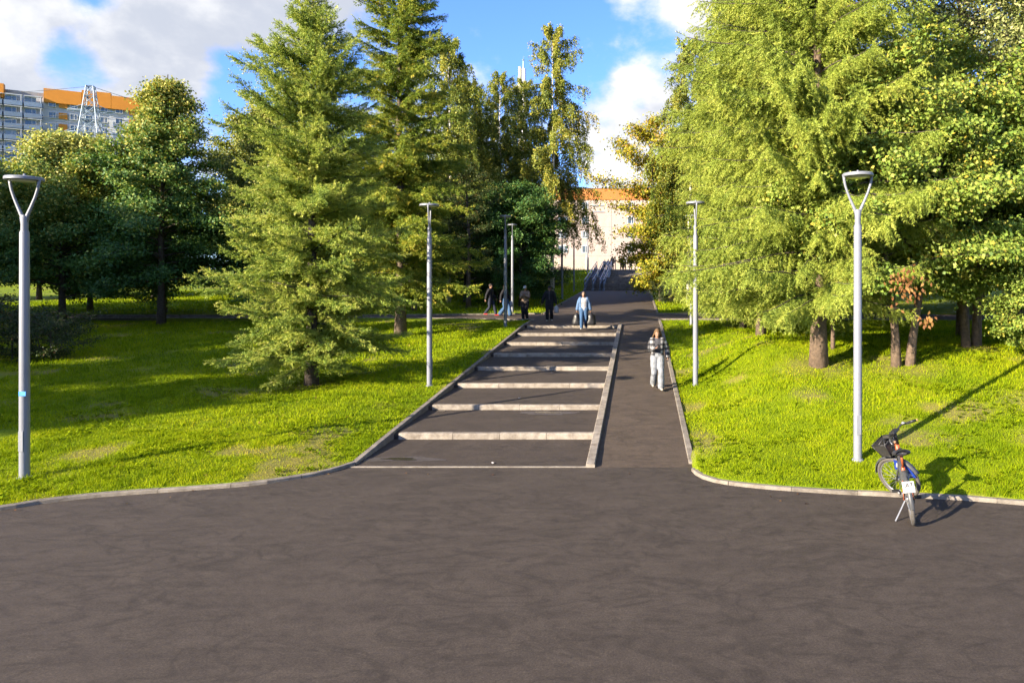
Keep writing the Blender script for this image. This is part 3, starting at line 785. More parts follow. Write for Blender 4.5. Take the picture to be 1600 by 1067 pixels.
def plant_conifer(key, x, y, label, seed, height, prof, r0, bark, n=290, zmin=0.5, rise=0.3, lean=(0, 0), power=1.0, rz=0.0, group=None, low=0.1, shag=0.12, roll=0.3):
    """a conifer as a tapered trunk and separately placed branches"""
    rg = np.random.default_rng(seed); root = tag(empty('larch_tree', (x, y, float(lawn_z(x, y)) - 0.03), rz), label, 'tree', group)
    tl = trunk_line(height, rg, 0.02 * height / 10, lean, 12); pts = tl.copy(); pts[0, 2] -= 0.3
    wood = MB(); wood.tube(pts, [r0 * (1.35 if k == 0 else 1) * (1 - 0.96 * k / 11) + 0.006 for k in range(12)], 12); wood.build('trunk', bark, root, True)
    for k in range(n):
        z = zmin + (height * 0.985 - zmin) * ((k + rg.uniform(0, 1)) / n) ** power; t = z / height
        az = k * 2.39996 + rg.normal(0, 0.5)
        R = prof(t) * rg.uniform(0.62, 1.08) * (1 + 0.16 * math.sin(2 * az + z * 1.1 + seed) + 0.12 * math.sin(3 * az - z * 2.3 + 2 * seed))
        if rg.uniform() < 0.07: R *= 0.55
        R = max(0.25, min(R, prof(t) * 1.15))
        c = min(SPRAYS[key], key=lambda q: abs(math.log(q[0] / R)))[0]; ms = [m_ for (r_, m_) in SPRAYS[key] if r_ == c]
        o = link(bpy.data.objects.new('branch', ms[int(rg.integers(0, len(ms)))]), root)
        o.location = at_line(tl, t); o.rotation_mode = 'XYZ'
        pit = math.atan(rise * (low + (2.0 - low) * t) + rg.normal(0, shag)); sc = R / c
        o.rotation_euler = (rg.normal(0, roll), -pit, az); o.scale = (sc, sc * rg.choice([-1, 1]), sc)
    return root

PROTO = {}
def make_proto(key, made, leaf_mat, wood_mat, crown='crown'):
    wood, V, F, T = made
    PROTO[key] = (wood.mesh('trunk', [wood_mat, M_BARK_D], True), np_mesh(crown, V, F, leaf_mat, T), crown)
def plant(name, key, x, y, label, cat='tree', group=None, scale=1.0, rz=0.0, sz=None, z=None, sink=0.03):
    o = empty(name, (x, y, (float(lawn_z(x, y)) if z is None else z) - sink), rz); o.scale = (scale, scale, sz or scale)
    w, c, cn = PROTO[key]
    link(bpy.data.objects.new('trunk', w), o); link(bpy.data.objects.new(cn, c), o)
    return tag(o, label, cat, group)

# leaf colours (own colours of each species; M_LINDEN's yellow end stands in for sunlit tops)
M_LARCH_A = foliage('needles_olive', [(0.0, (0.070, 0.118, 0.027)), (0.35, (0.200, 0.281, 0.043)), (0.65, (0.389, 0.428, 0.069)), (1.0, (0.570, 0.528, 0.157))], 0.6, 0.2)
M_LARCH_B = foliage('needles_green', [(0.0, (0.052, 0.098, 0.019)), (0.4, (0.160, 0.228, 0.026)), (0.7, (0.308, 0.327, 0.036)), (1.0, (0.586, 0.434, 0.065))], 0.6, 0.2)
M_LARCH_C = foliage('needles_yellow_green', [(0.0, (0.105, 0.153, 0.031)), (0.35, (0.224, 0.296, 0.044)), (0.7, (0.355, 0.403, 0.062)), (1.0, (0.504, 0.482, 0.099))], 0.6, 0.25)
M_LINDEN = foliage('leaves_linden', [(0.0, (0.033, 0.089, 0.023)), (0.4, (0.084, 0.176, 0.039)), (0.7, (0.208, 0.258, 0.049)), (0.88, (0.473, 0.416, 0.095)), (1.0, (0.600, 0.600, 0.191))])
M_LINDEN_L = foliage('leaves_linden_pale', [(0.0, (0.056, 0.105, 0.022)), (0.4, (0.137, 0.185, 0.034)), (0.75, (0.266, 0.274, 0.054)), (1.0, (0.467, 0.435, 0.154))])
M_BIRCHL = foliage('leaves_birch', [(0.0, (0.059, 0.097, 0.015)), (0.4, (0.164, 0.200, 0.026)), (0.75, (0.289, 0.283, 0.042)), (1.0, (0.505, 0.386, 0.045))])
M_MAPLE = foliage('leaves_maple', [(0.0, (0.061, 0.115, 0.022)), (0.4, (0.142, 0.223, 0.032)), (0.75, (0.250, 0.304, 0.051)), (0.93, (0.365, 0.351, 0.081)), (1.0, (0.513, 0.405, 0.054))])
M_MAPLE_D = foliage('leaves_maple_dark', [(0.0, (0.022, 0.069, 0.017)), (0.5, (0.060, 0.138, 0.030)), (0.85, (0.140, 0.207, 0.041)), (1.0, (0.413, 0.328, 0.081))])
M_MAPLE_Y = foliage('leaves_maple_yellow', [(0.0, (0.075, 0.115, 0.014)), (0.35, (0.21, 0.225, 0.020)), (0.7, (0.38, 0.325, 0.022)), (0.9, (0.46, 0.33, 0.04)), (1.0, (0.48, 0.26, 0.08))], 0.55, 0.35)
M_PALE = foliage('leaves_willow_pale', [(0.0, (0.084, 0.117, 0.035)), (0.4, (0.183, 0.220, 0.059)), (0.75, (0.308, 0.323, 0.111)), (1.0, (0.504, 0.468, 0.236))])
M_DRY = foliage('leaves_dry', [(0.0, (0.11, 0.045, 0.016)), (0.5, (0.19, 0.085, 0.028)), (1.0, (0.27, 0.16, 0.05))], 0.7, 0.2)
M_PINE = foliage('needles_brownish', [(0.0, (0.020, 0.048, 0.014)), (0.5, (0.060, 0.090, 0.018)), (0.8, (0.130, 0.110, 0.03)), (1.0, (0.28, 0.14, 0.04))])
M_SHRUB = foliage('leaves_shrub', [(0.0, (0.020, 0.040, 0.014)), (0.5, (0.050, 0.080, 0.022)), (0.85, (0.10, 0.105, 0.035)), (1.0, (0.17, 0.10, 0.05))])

def table(*pts):
    xs, ys = zip(*pts); return lambda t: float(np.interp(t, xs, ys))
# --- conifers
make_sprays('a', 100, M_LARCH_A, weep=0.15, twig=(0.22, 0.50), droop=0.22, tint=(0.45, 0.12), needle=0.058, nw=0.0135, nd=130, spacing=0.050)
make_sprays('b', 200, M_LARCH_B, weep=0.40, twig=(0.28, 0.60), droop=0.30, tint=(0.45, 0.13), needle=0.080, nw=0.019, nd=90, spacing=0.062)
make_sprays('c', 300, M_LARCH_C, weep=0.95, twig=(0.30, 0.70), droop=0.34, tint=(0.50, 0.12), needle=0.057, nw=0.0135, nd=115, spacing=0.055)
PROF_A = table((0, 1.3), (0.06, 1.9), (0.2, 2.5), (0.45, 2.6), (0.62, 2.15), (0.75, 1.7), (0.86, 1.2), (0.94, 0.7), (1, 0.2))
PROF_B = table((0, 2.0), (0.15, 3.0), (0.4, 2.9), (0.65, 2.3), (0.85, 1.4), (0.95, 0.75), (1, 0.2))
PROF_C = table((0, 2.0), (0.12, 3.0), (0.35, 3.2), (0.6, 2.9), (0.8, 2.1), (0.93, 1.1), (1, 0.2))
# --- broadleaf
make_proto('linden_1', broadleaf(5, 12.3, table((0, 1.6), (0.12, 3.2), (0.3, 3.4), (0.5, 2.6), (0.7, 1.6), (0.88, 0.75), (1, 0.15)), cb=0.14, n_br=85, subs=9, clumps=3, leaves=36, leaf=(0.12, 0.10), sigma=0.24, rise=0.42, droop=0.42, tint=(0.42, 0.16), top_tint=0.85, r0=0.16), M_LINDEN, M_BARK_D)  # high top_tint paints the sunlit tip into the leaf colour
make_proto('linden_2', broadleaf(6, 9.5, table((0, 1.8), (0.13, 3.5), (0.4, 3.7), (0.65, 3.0), (0.85, 1.7), (1, 0.3)), cb=0.13, n_br=85, subs=9, clumps=3, leaves=34, leaf=(0.125, 0.10), sigma=0.26, rise=0.5, droop=0.4, tint=(0.40, 0.16), top_tint=0.75, r0=0.15), M_LINDEN, M_BARK_D)  # upper leaves yellowed by top_tint to imitate sun on the crown
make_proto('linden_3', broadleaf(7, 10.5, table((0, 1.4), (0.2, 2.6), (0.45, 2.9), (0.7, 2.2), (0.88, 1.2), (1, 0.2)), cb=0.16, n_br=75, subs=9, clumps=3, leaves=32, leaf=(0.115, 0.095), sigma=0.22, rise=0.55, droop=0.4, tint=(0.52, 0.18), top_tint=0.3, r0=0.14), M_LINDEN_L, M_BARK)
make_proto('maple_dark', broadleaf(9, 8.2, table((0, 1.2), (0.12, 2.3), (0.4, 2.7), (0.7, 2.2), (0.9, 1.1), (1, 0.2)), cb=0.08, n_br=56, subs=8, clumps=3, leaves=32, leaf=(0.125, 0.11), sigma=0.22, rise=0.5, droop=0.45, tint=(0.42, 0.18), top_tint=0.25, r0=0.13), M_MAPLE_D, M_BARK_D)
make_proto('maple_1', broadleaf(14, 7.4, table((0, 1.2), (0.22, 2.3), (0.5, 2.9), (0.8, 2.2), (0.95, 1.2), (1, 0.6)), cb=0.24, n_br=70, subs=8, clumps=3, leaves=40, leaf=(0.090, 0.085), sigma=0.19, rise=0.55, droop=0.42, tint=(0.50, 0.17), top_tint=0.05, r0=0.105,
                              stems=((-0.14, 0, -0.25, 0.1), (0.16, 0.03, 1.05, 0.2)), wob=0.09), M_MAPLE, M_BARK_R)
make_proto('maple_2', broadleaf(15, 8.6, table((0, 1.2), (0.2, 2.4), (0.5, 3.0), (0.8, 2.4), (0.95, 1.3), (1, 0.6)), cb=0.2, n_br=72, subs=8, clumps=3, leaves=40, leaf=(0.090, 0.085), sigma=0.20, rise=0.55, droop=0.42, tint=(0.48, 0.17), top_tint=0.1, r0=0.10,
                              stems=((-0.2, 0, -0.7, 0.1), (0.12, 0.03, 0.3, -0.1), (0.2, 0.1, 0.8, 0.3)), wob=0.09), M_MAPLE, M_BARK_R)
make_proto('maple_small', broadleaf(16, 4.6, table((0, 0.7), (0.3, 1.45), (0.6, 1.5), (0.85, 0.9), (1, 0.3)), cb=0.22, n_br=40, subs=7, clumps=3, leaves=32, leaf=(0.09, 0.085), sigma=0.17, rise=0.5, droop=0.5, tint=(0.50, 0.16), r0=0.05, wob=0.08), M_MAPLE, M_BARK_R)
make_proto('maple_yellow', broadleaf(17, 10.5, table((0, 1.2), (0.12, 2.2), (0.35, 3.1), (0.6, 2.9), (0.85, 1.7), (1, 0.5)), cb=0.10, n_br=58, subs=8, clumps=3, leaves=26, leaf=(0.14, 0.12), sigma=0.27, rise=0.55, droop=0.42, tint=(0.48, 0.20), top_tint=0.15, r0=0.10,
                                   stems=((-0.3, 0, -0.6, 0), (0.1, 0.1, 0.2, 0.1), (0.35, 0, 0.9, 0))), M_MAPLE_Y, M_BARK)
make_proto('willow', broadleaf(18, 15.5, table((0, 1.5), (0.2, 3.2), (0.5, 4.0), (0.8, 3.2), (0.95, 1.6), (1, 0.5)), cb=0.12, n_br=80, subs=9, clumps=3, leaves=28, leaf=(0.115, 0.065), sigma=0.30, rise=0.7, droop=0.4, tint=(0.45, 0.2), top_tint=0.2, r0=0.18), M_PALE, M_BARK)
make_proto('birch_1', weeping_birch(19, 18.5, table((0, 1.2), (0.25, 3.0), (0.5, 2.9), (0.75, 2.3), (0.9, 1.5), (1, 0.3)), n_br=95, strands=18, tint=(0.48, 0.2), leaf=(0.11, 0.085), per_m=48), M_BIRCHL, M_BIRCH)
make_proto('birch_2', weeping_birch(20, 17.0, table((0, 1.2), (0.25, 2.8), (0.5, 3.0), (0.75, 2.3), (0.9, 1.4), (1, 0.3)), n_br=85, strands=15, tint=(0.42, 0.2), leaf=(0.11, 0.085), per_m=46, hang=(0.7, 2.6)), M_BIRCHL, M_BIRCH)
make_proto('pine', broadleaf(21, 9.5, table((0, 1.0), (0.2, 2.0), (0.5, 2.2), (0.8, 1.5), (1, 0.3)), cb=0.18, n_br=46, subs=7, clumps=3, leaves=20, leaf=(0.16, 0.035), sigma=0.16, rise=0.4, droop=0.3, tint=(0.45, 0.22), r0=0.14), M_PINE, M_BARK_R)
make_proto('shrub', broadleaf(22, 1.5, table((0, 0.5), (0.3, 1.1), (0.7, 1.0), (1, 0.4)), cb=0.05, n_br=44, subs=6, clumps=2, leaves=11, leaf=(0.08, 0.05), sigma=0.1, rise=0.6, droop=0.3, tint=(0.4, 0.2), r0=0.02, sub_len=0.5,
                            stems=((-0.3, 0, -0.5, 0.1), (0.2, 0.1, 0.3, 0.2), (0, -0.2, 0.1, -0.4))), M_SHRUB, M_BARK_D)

# --- left lawn
plant_conifer('a', -8.9, 18.5, 'olive green spiky larch with low branches alone on the left lawn', 11, 10.7, PROF_A, 0.15, M_BARK_D, zmin=0.55, rise=0.36, n=298, low=-0.15, shag=0.22, roll=0.6)
plant_conifer('b', -9.75, 27.8, 'tallest dark green larch directly behind the spiky lawn larch', 23, 17.0, PROF_B, 0.2, M_BARK, zmin=1.5, rise=0.3)
plant('linden_tree', 'linden_2', -27.6, 32.6, 'dark linden with bare lower trunk left of the cone-shaped linden', rz=0.5, group='lindens along the left crossing path')
plant('linden_tree', 'linden_1', -22.3, 31.8, 'cone-shaped linden with sunlit tip before the sky on the left', rz=2.0, group='lindens along the left crossing path')
plant('linden_tree', 'linden_2', -33.6, 34.0, 'dark linden cut by the left picture edge beside the blue-stickered lamp', rz=3.0, scale=0.95, group='lindens along the left crossing path')
plant('linden_tree', 'linden_3', -31.0, 38.5, 'pale yellowish linden below the lattice pylon', rz=1.1, scale=0.92, group='pale lindens behind the dark row')
plant('linden_tree', 'linden_3', -26.2, 37.6, 'pale linden between pylon and cone-shaped linden', rz=4.1, scale=0.86, group='pale lindens behind the dark row')
plant('linden_tree', 'linden_3', -20.4, 36.9, 'pale round-topped linden between cone-shaped linden and spiky larch', rz=2.7, scale=1.12, group='pale lindens behind the dark row')
plant('linden_tree', 'linden_2', -17.2, 33.2, 'dark linden behind left flank of the spiky larch', rz=5.2, scale=0.8, group='lindens along the left crossing path')
for (x, y, s, rz) in ((-44, 50, 1.05, 0.3), (-37, 52, 1.1, 1.9), (-30, 53, 1.0, 4.4), (-23.5, 52, 1.15, 2.2), (-17, 50, 1.1, 3.3), (-12, 47, 1.05, 0.8), (-52, 47, 1.1, 5.0), (-14, 58, 1.2, 1.2), (-20, 62, 1.2, 2.0), (-27, 64, 1.2, 0.2)):
    plant('linden_tree', 'linden_2', x, y, 'shaded linden in the far row seen under the left canopy', rz=rz, scale=s, group='far shaded lindens left of the way')
# --- middle
plant('birch_tree', 'birch_2', -12.9, 46.0, 'thin drooping birch showing beside the tallest larch', rz=0.3, scale=1.1)
plant('birch_tree', 'birch_2', -12.3, 48.5, 'wide rounded birch left of the white chimney', rz=2.0, scale=0.98)
plant('birch_tree', 'birch_1', -9.1, 54.0, 'slim dark birch directly under the white chimney', rz=1.2, scale=0.98)
plant('birch_tree', 'birch_1', -10.6, 51.5, 'birch with loose crown just left of the white chimney', rz=5.0, scale=0.97)
plant('birch_tree', 'birch_1', -6.35, 49.5, 'tall pointed weeping birch at left of the far building', rz=4.0, scale=1.13)
plant('maple_tree', 'maple_dark', -7.5, 43.0, 'bushy dark green maple behind the people at the crossing', rz=0.0, scale=1.0)
plant('maple_tree', 'maple_dark', -9.3, 45.5, 'dark maple half hidden behind the bushy maple at the crossing', rz=2.0, scale=1.02)
plant('pine_tree', 'pine', -10.3, 41.0, 'brownish pine between the tallest larch and the bushy dark maple', rz=1.0)
plant_conifer('b', -12.9, 39.0, 'green larch in shade behind the two lamp poles', 24, 10.5, table((0, 1.5), (0.2, 2.4), (0.6, 1.6), (1, 0.2)), 0.14, M_BARK, n=170, zmin=1.2)
plant('shrub', 'shrub', -8.2, 66.0, 'low dark shrub on the slope left of the far ramps', 'shrub', scale=1.3, z=float(lawn_z(-8.2, 66)))
# --- right
plant_conifer('c', 4.5, 17.2, 'yellow green weeping larch with thick reddish trunk on the right lawn', 37, 13.5, PROF_C, 0.2, M_BARK_R, zmin=1.5, n=297, low=0.2)
plant_conifer('c', 4.0, 22.6, 'weeping larch behind the right lamp, overhanging the ramp', 38, 14.5, PROF_C, 0.14, M_BARK, zmin=0.7, n=297, low=0.05)
plant_conifer('c', 4.3, 28.6, 'farther weeping larch right of the girl near the crossing', 39, 13.0, PROF_C, 0.13, M_BARK, n=220, zmin=0.7)
plant('maple_tree', 'maple_1', 6.46, 16.8, 'two-stemmed maple with brown dry leaf cluster, right of the thick larch trunk', rz=0.0)
plant('maple_tree', 'maple_2', 8.97, 18.4, 'three-stemmed maple near the right picture edge', rz=0.3)
plant('maple_tree', 'maple_1', 12.2, 18.6, 'maple cut by the right picture edge', rz=2.2, scale=1.05)
plant('maple_tree', 'maple_small', 5.25, 18.6, 'small green maple growing beside the thick larch trunk', rz=1.0)
plant('maple_tree', 'maple_small', 9.3, 16.0, 'low young maple in front of the right edge trees', rz=2.0, scale=0.62)
plant('willow_tree', 'willow', 12.6, 20.6, 'tall pale leafy tree at the upper right picture corner', rz=0.5, scale=1.06)
plant('willow_tree', 'willow', 10.2, 21.6, 'tall pale tree just behind the three-stemmed maple', rz=2.5, scale=0.92)
plant('willow_tree', 'willow', 15.0, 27.0, 'tall pale tree filling the sky gap at the upper right corner', rz=1.3, scale=1.15)
plant('willow_tree', 'willow', 8.0, 31.5, 'pale leafy tree filling the gap right of the weeping larches', rz=4.0, scale=1.0)
plant('birch_tree', 'birch_2', 3.1, 43.5, 'weeping birch standing above the yellow maple on the right', rz=1.5, scale=1.06)
plant('birch_tree', 'birch_1', 7.6, 40.5, 'birch behind the weeping larches on the right', rz=3.5, scale=1.05)
plant('maple_tree', 'maple_yellow', 1.75, 47.5, 'autumn yellow maple leaning over the far path', rz=0.6, scale=1.25)
plant('maple_tree', 'maple_yellow', 2.6, 58.0, 'yellow maple at the right foot of the far steps', rz=2.6, scale=0.85)
plant('shrub', 'shrub', 2.0, 45.5, 'leafy green shrub at right edge of the far path', 'shrub', scale=0.9)
for (x, y, s, rz) in ((13, 36, 1.1, 0.3), (20, 40, 1.1, 1.9), (27, 38, 1.1, 4.4), (10, 52, 1.2, 2.2), (18, 55, 1.2, 3.3), (26, 52, 1.2, 0.8), (22, 30, 1.1, 5.0), (35, 45, 1.2, 2.0), (9, 66, 1.2, 1.0), (16, 70, 1.3, 2.0), (6.8, 78, 1.1, 4.0)):
    plant('linden_tree', 'linden_2', x, y, 'linden in the dense far row behind the right maples', rz=rz, scale=s, group='far lindens right of the way')
for (x, y, s, rz) in ((-14, 76, 1.0, 0.0), (-20, 74, 1.1, 1.0), (-27, 78, 1.1, 2.0), (-13.5, 69, 0.8, 3.0)):
    plant('linden_tree', 'linden_2', x, y, 'linden on the far slope below the building', rz=rz, scale=s, group='far lindens on the slope')
# --- shrub at the left edge, and the trees beside the lawn out of view whose shade falls across it
plant('shrub', 'shrub', -20.6, 22.5, 'low dark reddish shrub at the left picture edge behind the lamp', 'shrub', scale=1.15, rz=0.5)
plant('shrub', 'shrub', -19.3, 22.3, 'small shrub joined to the dark shrub at left edge', 'shrub', scale=0.85, rz=2.5)
NXV, NYV = -UY, UX
for (a, b, s, key) in ((-13, 20.6, 0.80, 'linden_2'), (-12, 25.5, 0.92, 'linden_2'), (-12, 30.5, 0.95, 'linden_1'), (-14, 35.0, 1.25, 'linden_2'), (-12, 39.5, 1.22, 'linden_2'), (-14, 44.0, 1.28, 'linden_2'), (-12, 49.0, 1.22, 'linden_2'), (-14, 54.0, 1.2, 'linden_2')):
    x, y = UX * a + NXV * b, UY * a + NYV * b
    plant('linden_tree', key, x, y, 'linden beside the left lawn, outside the picture, shading the grass', rz=a * b, scale=s, group='lindens beyond the left picture edge')

# brown dry leaves hanging in the two-stemmed maple
rg = np.random.default_rng(3)
host = [o for o in bpy.data.objects if o.get('label', '').startswith('two-stemmed')][0]
C = []
for (px, py, sx_, sy_, n) in ((1418, 448, 0.19, 0.22, 85), (1448, 500, 0.09, 0.07, 28), (1405, 430, 0.12, 0.09, 20)):
    Yd = 14.9; base = np.array([(px - VP_X) * Yd / F_PX, Yd, CAM_H - (py - HORIZON_Y) * Yd / F_PX]) - np.array(host.location)
    C.append(base + rg.normal(0, 1, (n, 3)) * np.array([sx_, 0.12, sy_]))
C = np.concatenate(C); m = len(C)
V, F = leaf_quads(C, unit(rg.normal(0, 0.4, (m, 3)) + np.array([0, 0, -1.0])), unit(rg.normal(0, 0.5, (m, 3)) + np.array([-0.5, -0.8, 0])), np.full(m, 0.11), np.full(m, 0.06), None)
link(bpy.data.objects.new('dry_leaves', np_mesh('dry_leaves', V, F, M_DRY, rg.uniform(0, 1, m))), host)
host.children[-1]['label'] = 'hanging cluster of brown dry leaves'

# ------------------------------------------------------------------ grass blades
M_GRASS = foliage('grass_blades', [(0.0, (0.090, 0.155, 0.003)), (0.35, (0.205, 0.275, 0.003)), (0.7, (0.310, 0.350, 0.004)), (0.9, (0.38, 0.34, 0.02)), (1.0, (0.40, 0.30, 0.08))], 0.7, 0.35, 0.08)
def grass_patch(x0, x1, y0, y1, dens, h, w, seed):
    rg = np.random.default_rng(seed); n = int((x1 - x0) * (y1 - y0) * dens)
    x = rg.uniform(x0, x1, n); y = rg.uniform(y0, y1, n)
    vis = (x / np.maximum(y, 1) > -1.02) & (x / np.maximum(y, 1) < 0.66)
    ok = is_lawn(x, y, 0.055) & vis
    x, y = x[ok], y[ok]
    b = bare(x, y); keep = rg.uniform(0, 1, len(x)) > b * 0.6
    x, y, b = x[keep], y[keep], b[keep]
    n = len(x); z = lawn_z(x, y) - 0.005
    tuft = np.clip((fbm(x * 4.5, y * 4.5, 130, 3) - 0.52) / 0.14, 0, 1)
    hh = h * rg.uniform(0.40, 1.15, n) * (0.8 + 0.75 * tuft) * (1 - 0.45 * b) * (0.7 + 0.6 * fbm(x * 1.3, y * 1.3, 3, 3)); ww = w * rg.uniform(0.7, 1.3, n)
    az = rg.uniform(0, 2 * np.pi, n); ln = rg.uniform(0.1, 0.75, n)
    a2 = rg.uniform(0, 2 * np.pi, n)
    P = np.stack([x, y, z], 1); S = np.stack([np.cos(az), np.sin(az), np.zeros(n)], 1) * (ww / 2)[:, None]
    D = np.stack([np.cos(a2) * ln, np.sin(a2) * ln, np.ones(n)], 1) * hh[:, None]
    V = np.stack([P - S, P + S, P + D], 1).reshape(-1, 3)
    T = np.clip(0.28 + 0.62 * (fbm(x * 0.55, y * 0.55, 60, 4) - 0.32) + rg.normal(0, 0.15, n) + 0.35 * b - 0.16 * tuft + 0.30 * (fbm(x * 2.2, y * 2.2, 150, 3) - 0.5), 0.01, 0.99)
    return V, T
parts = [grass_patch(-12.5, -5.2, 9.3, 14, 2400, 0.060, 0.012, 1), grass_patch(0.9, 9.5, 9.5, 14, 2400, 0.060, 0.012, 2),
         grass_patch(-18, -5.2, 14, 20, 850, 0.07, 0.018, 3), grass_patch(0.9, 13, 14, 20, 950, 0.07, 0.018, 4),
         grass_patch(-26, -5.2, 20, 32.5, 260, 0.10, 0.030, 5), grass_patch(0.9, 20, 20, 32.5, 200, 0.10, 0.030, 6),
         grass_patch(-42, -5.2, 37, 62, 45, 0.14, 0.06, 7), grass_patch(0.9, 14, 37, 62, 45, 0.14, 0.06, 8), grass_patch(-20, -5.2, 62, 82, 40, 0.16, 0.08, 9)]
V = np.concatenate([p[0] for p in parts]); T = np.concatenate([p[1] for p in parts])
me = np_mesh('lawn_grass', V, np.arange(len(V)).reshape(-1, 3), M_GRASS, T)
tag(link(bpy.data.objects.new('lawn_grass', me)), 'short mown bright green grass on both lawns', 'grass', kind='stuff')
# weeds and broad-leaved tufts
rg = np.random.default_rng(77); n = 1500
x = rg.uniform(-13, 10, n * 6); y = rg.uniform(9.6, 20, n * 6); ok = is_lawn(x, y, 0.12) & (fbm(x * 0.7, y * 0.7, 90, 3) > 0.54); x, y = x[ok][:n], y[ok][:n]
k = 7; C = np.repeat(np.stack([x, y, lawn_z(x, y) + 0.01], 1), k, 0); m = len(C); a = rg.uniform(0, 6.28, m)
A = np.stack([np.cos(a), np.sin(a), rg.uniform(0.3, 1.4, m)], 1); V, F = leaf_quads(C + rg.normal(0, 0.02, (m, 3)) * [1, 1, 0.3], A, np.tile([0, 0, 1.0], (m, 1)), rg.uniform(0.05, 0.10, m), rg.uniform(0.018, 0.035, m), None)
tag(link(bpy.data.objects.new('lawn_weeds', np_mesh('lawn_weeds', V, F, M_GRASS, np.clip(rg.normal(0.35, 0.15, m), 0, 1)))), 'low broad-leaved weeds scattered through both lawns', 'weeds', kind='stuff')
# fallen leaves
n = 900; x = rg.uniform(-9, 7, n); y = 8.6 + 21.4 * rg.uniform(0, 1, n) ** 1.6; ok = np.where(is_lawn(x, y, 0.1), rg.uniform(0, 1, n) < 0.6, (np.minimum(abs(y - np.interp(x, lx, ly)), abs(y - np.interp(x, rx, ry))) < 0.7) & (rg.uniform(0, 1, n) < 0.5)) & ((y < 12) | is_lawn(x, y, 0.1))
x, y = x[ok], y[ok]; m = len(x); a = rg.uniform(0, 6.28, m)
z = np.where(is_lawn(x, y, 0.0), lawn_z(x, y) + 0.07, 0.012)
V, F = leaf_quads(np.stack([x, y, z], 1), np.stack([np.cos(a), np.sin(a), rg.normal(0, 0.15, m)], 1), np.tile([0, 0, 1.0], (m, 1)) + rg.normal(0, 0.2, (m, 3)), rg.uniform(0.03, 0.065, m), rg.uniform(0.02, 0.04, m), None)
tag(link(bpy.data.objects.new('fallen_leaves', np_mesh('fallen_leaves', V, F, M_DRY, rg.uniform(0, 1, m)))), 'few small dry leaves fallen on grass and asphalt edge', 'leaves', kind='stuff')
# ------------------------------------------------------------------ buildings and far structures
M_WALL_P = concrete('pinkish_panel_wall', (0.36, 0.29, 0.26), (0.42, 0.35, 0.315), 0.6)
M_ORANGE = plain('orange_parapet', (0.33, 0.115, 0.022), 0.7, 0, 0.08, 0.5)
M_ORANGE2 = plain('orange_cladding', (0.46, 0.175, 0.012), 0.7, 0, 0.06, 0.5)
M_WALL_W = concrete('white_panel_wall', (0.46, 0.50, 0.57), (0.56, 0.59, 0.64), 0.5)
M_WALL_B = concrete('blue_grey_panel', (0.10, 0.155, 0.25), (0.14, 0.20, 0.30), 0.5)
M_FRAME = plain('window_frame_white', (0.55, 0.55, 0.55), 0.5, 0, 0.04)
M_ROOF = plain('grey_roof', (0.20, 0.20, 0.20), 0.8, 0, 0.15, 1)
def glass_mat():
    t = NT('window_glass'); oi = t.new('ShaderNodeObjectInfo')
    t.set(Base_Color=t.ramp(oi.outputs['Random'], [(0, (0.03, 0.045, 0.06)), (0.6, (0.07, 0.09, 0.11)), (1, (0.22, 0.22, 0.2))]), Roughness=0.06, Specular_IOR_Level=0.9); return t.m
M_GLASS = glass_mat()
M_STEEL = plain('pale_galvanised_steel', (0.18, 0.24, 0.31), 0.5, 0.2, 0.1)
M_WHITE = plain('white_paint', (0.62, 0.62, 0.62), 0.5, 0, 0.05)
M_CREAM = plain('cream_paint', (0.55, 0.50, 0.36), 0.6, 0, 0.05)
M_CABLE = plain('cable_dark', (0.10, 0.11, 0.13), 0.6)

def window_mesh(w, h):
    mb = MB(); f = 0.09
    for s_ in (-1, 1):
        mb.box((s_ * (w / 2 - f / 2), 0, 0), (f, 0.14, h)); mb.box((0, 0.001, s_ * (h / 2 - f / 2)), (w - 2 * f, 0.138, f))
    mb.box((w * 0.12, 0.003, 0), (f * 0.8, 0.13, h - 2 * f))
    fr = mb.mesh('window', M_FRAME); mb = MB(); mb.box((0, 0.03, 0), (w - 0.05, 0.03, h - 0.05)); return fr, mb.mesh('pane', M_GLASS)
def add_window(parent, meshes, loc, rz=0.0):
    o = link(bpy.data.objects.new('window', meshes[0]), parent); o.location = loc; o.rotation_euler = (0, 0, rz)
    link(bpy.data.objects.new('pane', meshes[1]), o); return o

# the house closing the way
bz, BY = 6.0, 133.0
house = tag(empty('apartment_house', (0, BY, bz)), 'pinkish five-storey house with orange top band closing the way', 'building')
mb = MB(); mb.box((-4.0, 6.0, 6.75), (44.0, 12.0, 14.0)); mb.build('wall', M_WALL_P, house)
mb = MB(); mb.box((-4.0, 6.0, 14.85), (44.3, 12.3, 2.2)); mb.build('parapet', M_ORANGE, house)
mb = MB(); mb.box((-4.0, 6.0, 16.0), (44.6, 12.6, 0.12)); mb.build('roof', M_ROOF, house)
mb = MB(); mb.box((-4.0, -0.06, 0.2), (44.2, 0.12, 1.3)); mb.build('plinth', plain('plinth_red', (0.33, 0.16, 0.11), 0.8), house)
for k in range(1, 5):
    mb = MB(); mb.box((-4.0, -0.012, k * 2.82 + 0.05), (43.9, 0.03, 0.05)); mb.build('panel_joint', M_ROOF, house)
for x in (-14.9, -3.6, 3.4):
    mb = MB(); mb.box((x - 2.0, -0.012, 7.0), (0.05, 0.03, 13.6)); mb.build('panel_joint', M_ROOF, house)
w1 = window_mesh(1.25, 1.45); w2 = window_mesh(1.9, 1.45)
for k in range(5):
    for x, m_ in ((-24, w2), (-19.5, w1), (-15.0, w2), (-10.7, w1), (-1.8, w1), (2.5, w2), (7.0, w1), (11.5, w2), (15.0, w1)):
        add_window(house, m_, (x, -0.05, 1.55 + k * 2.82 - 0.2))
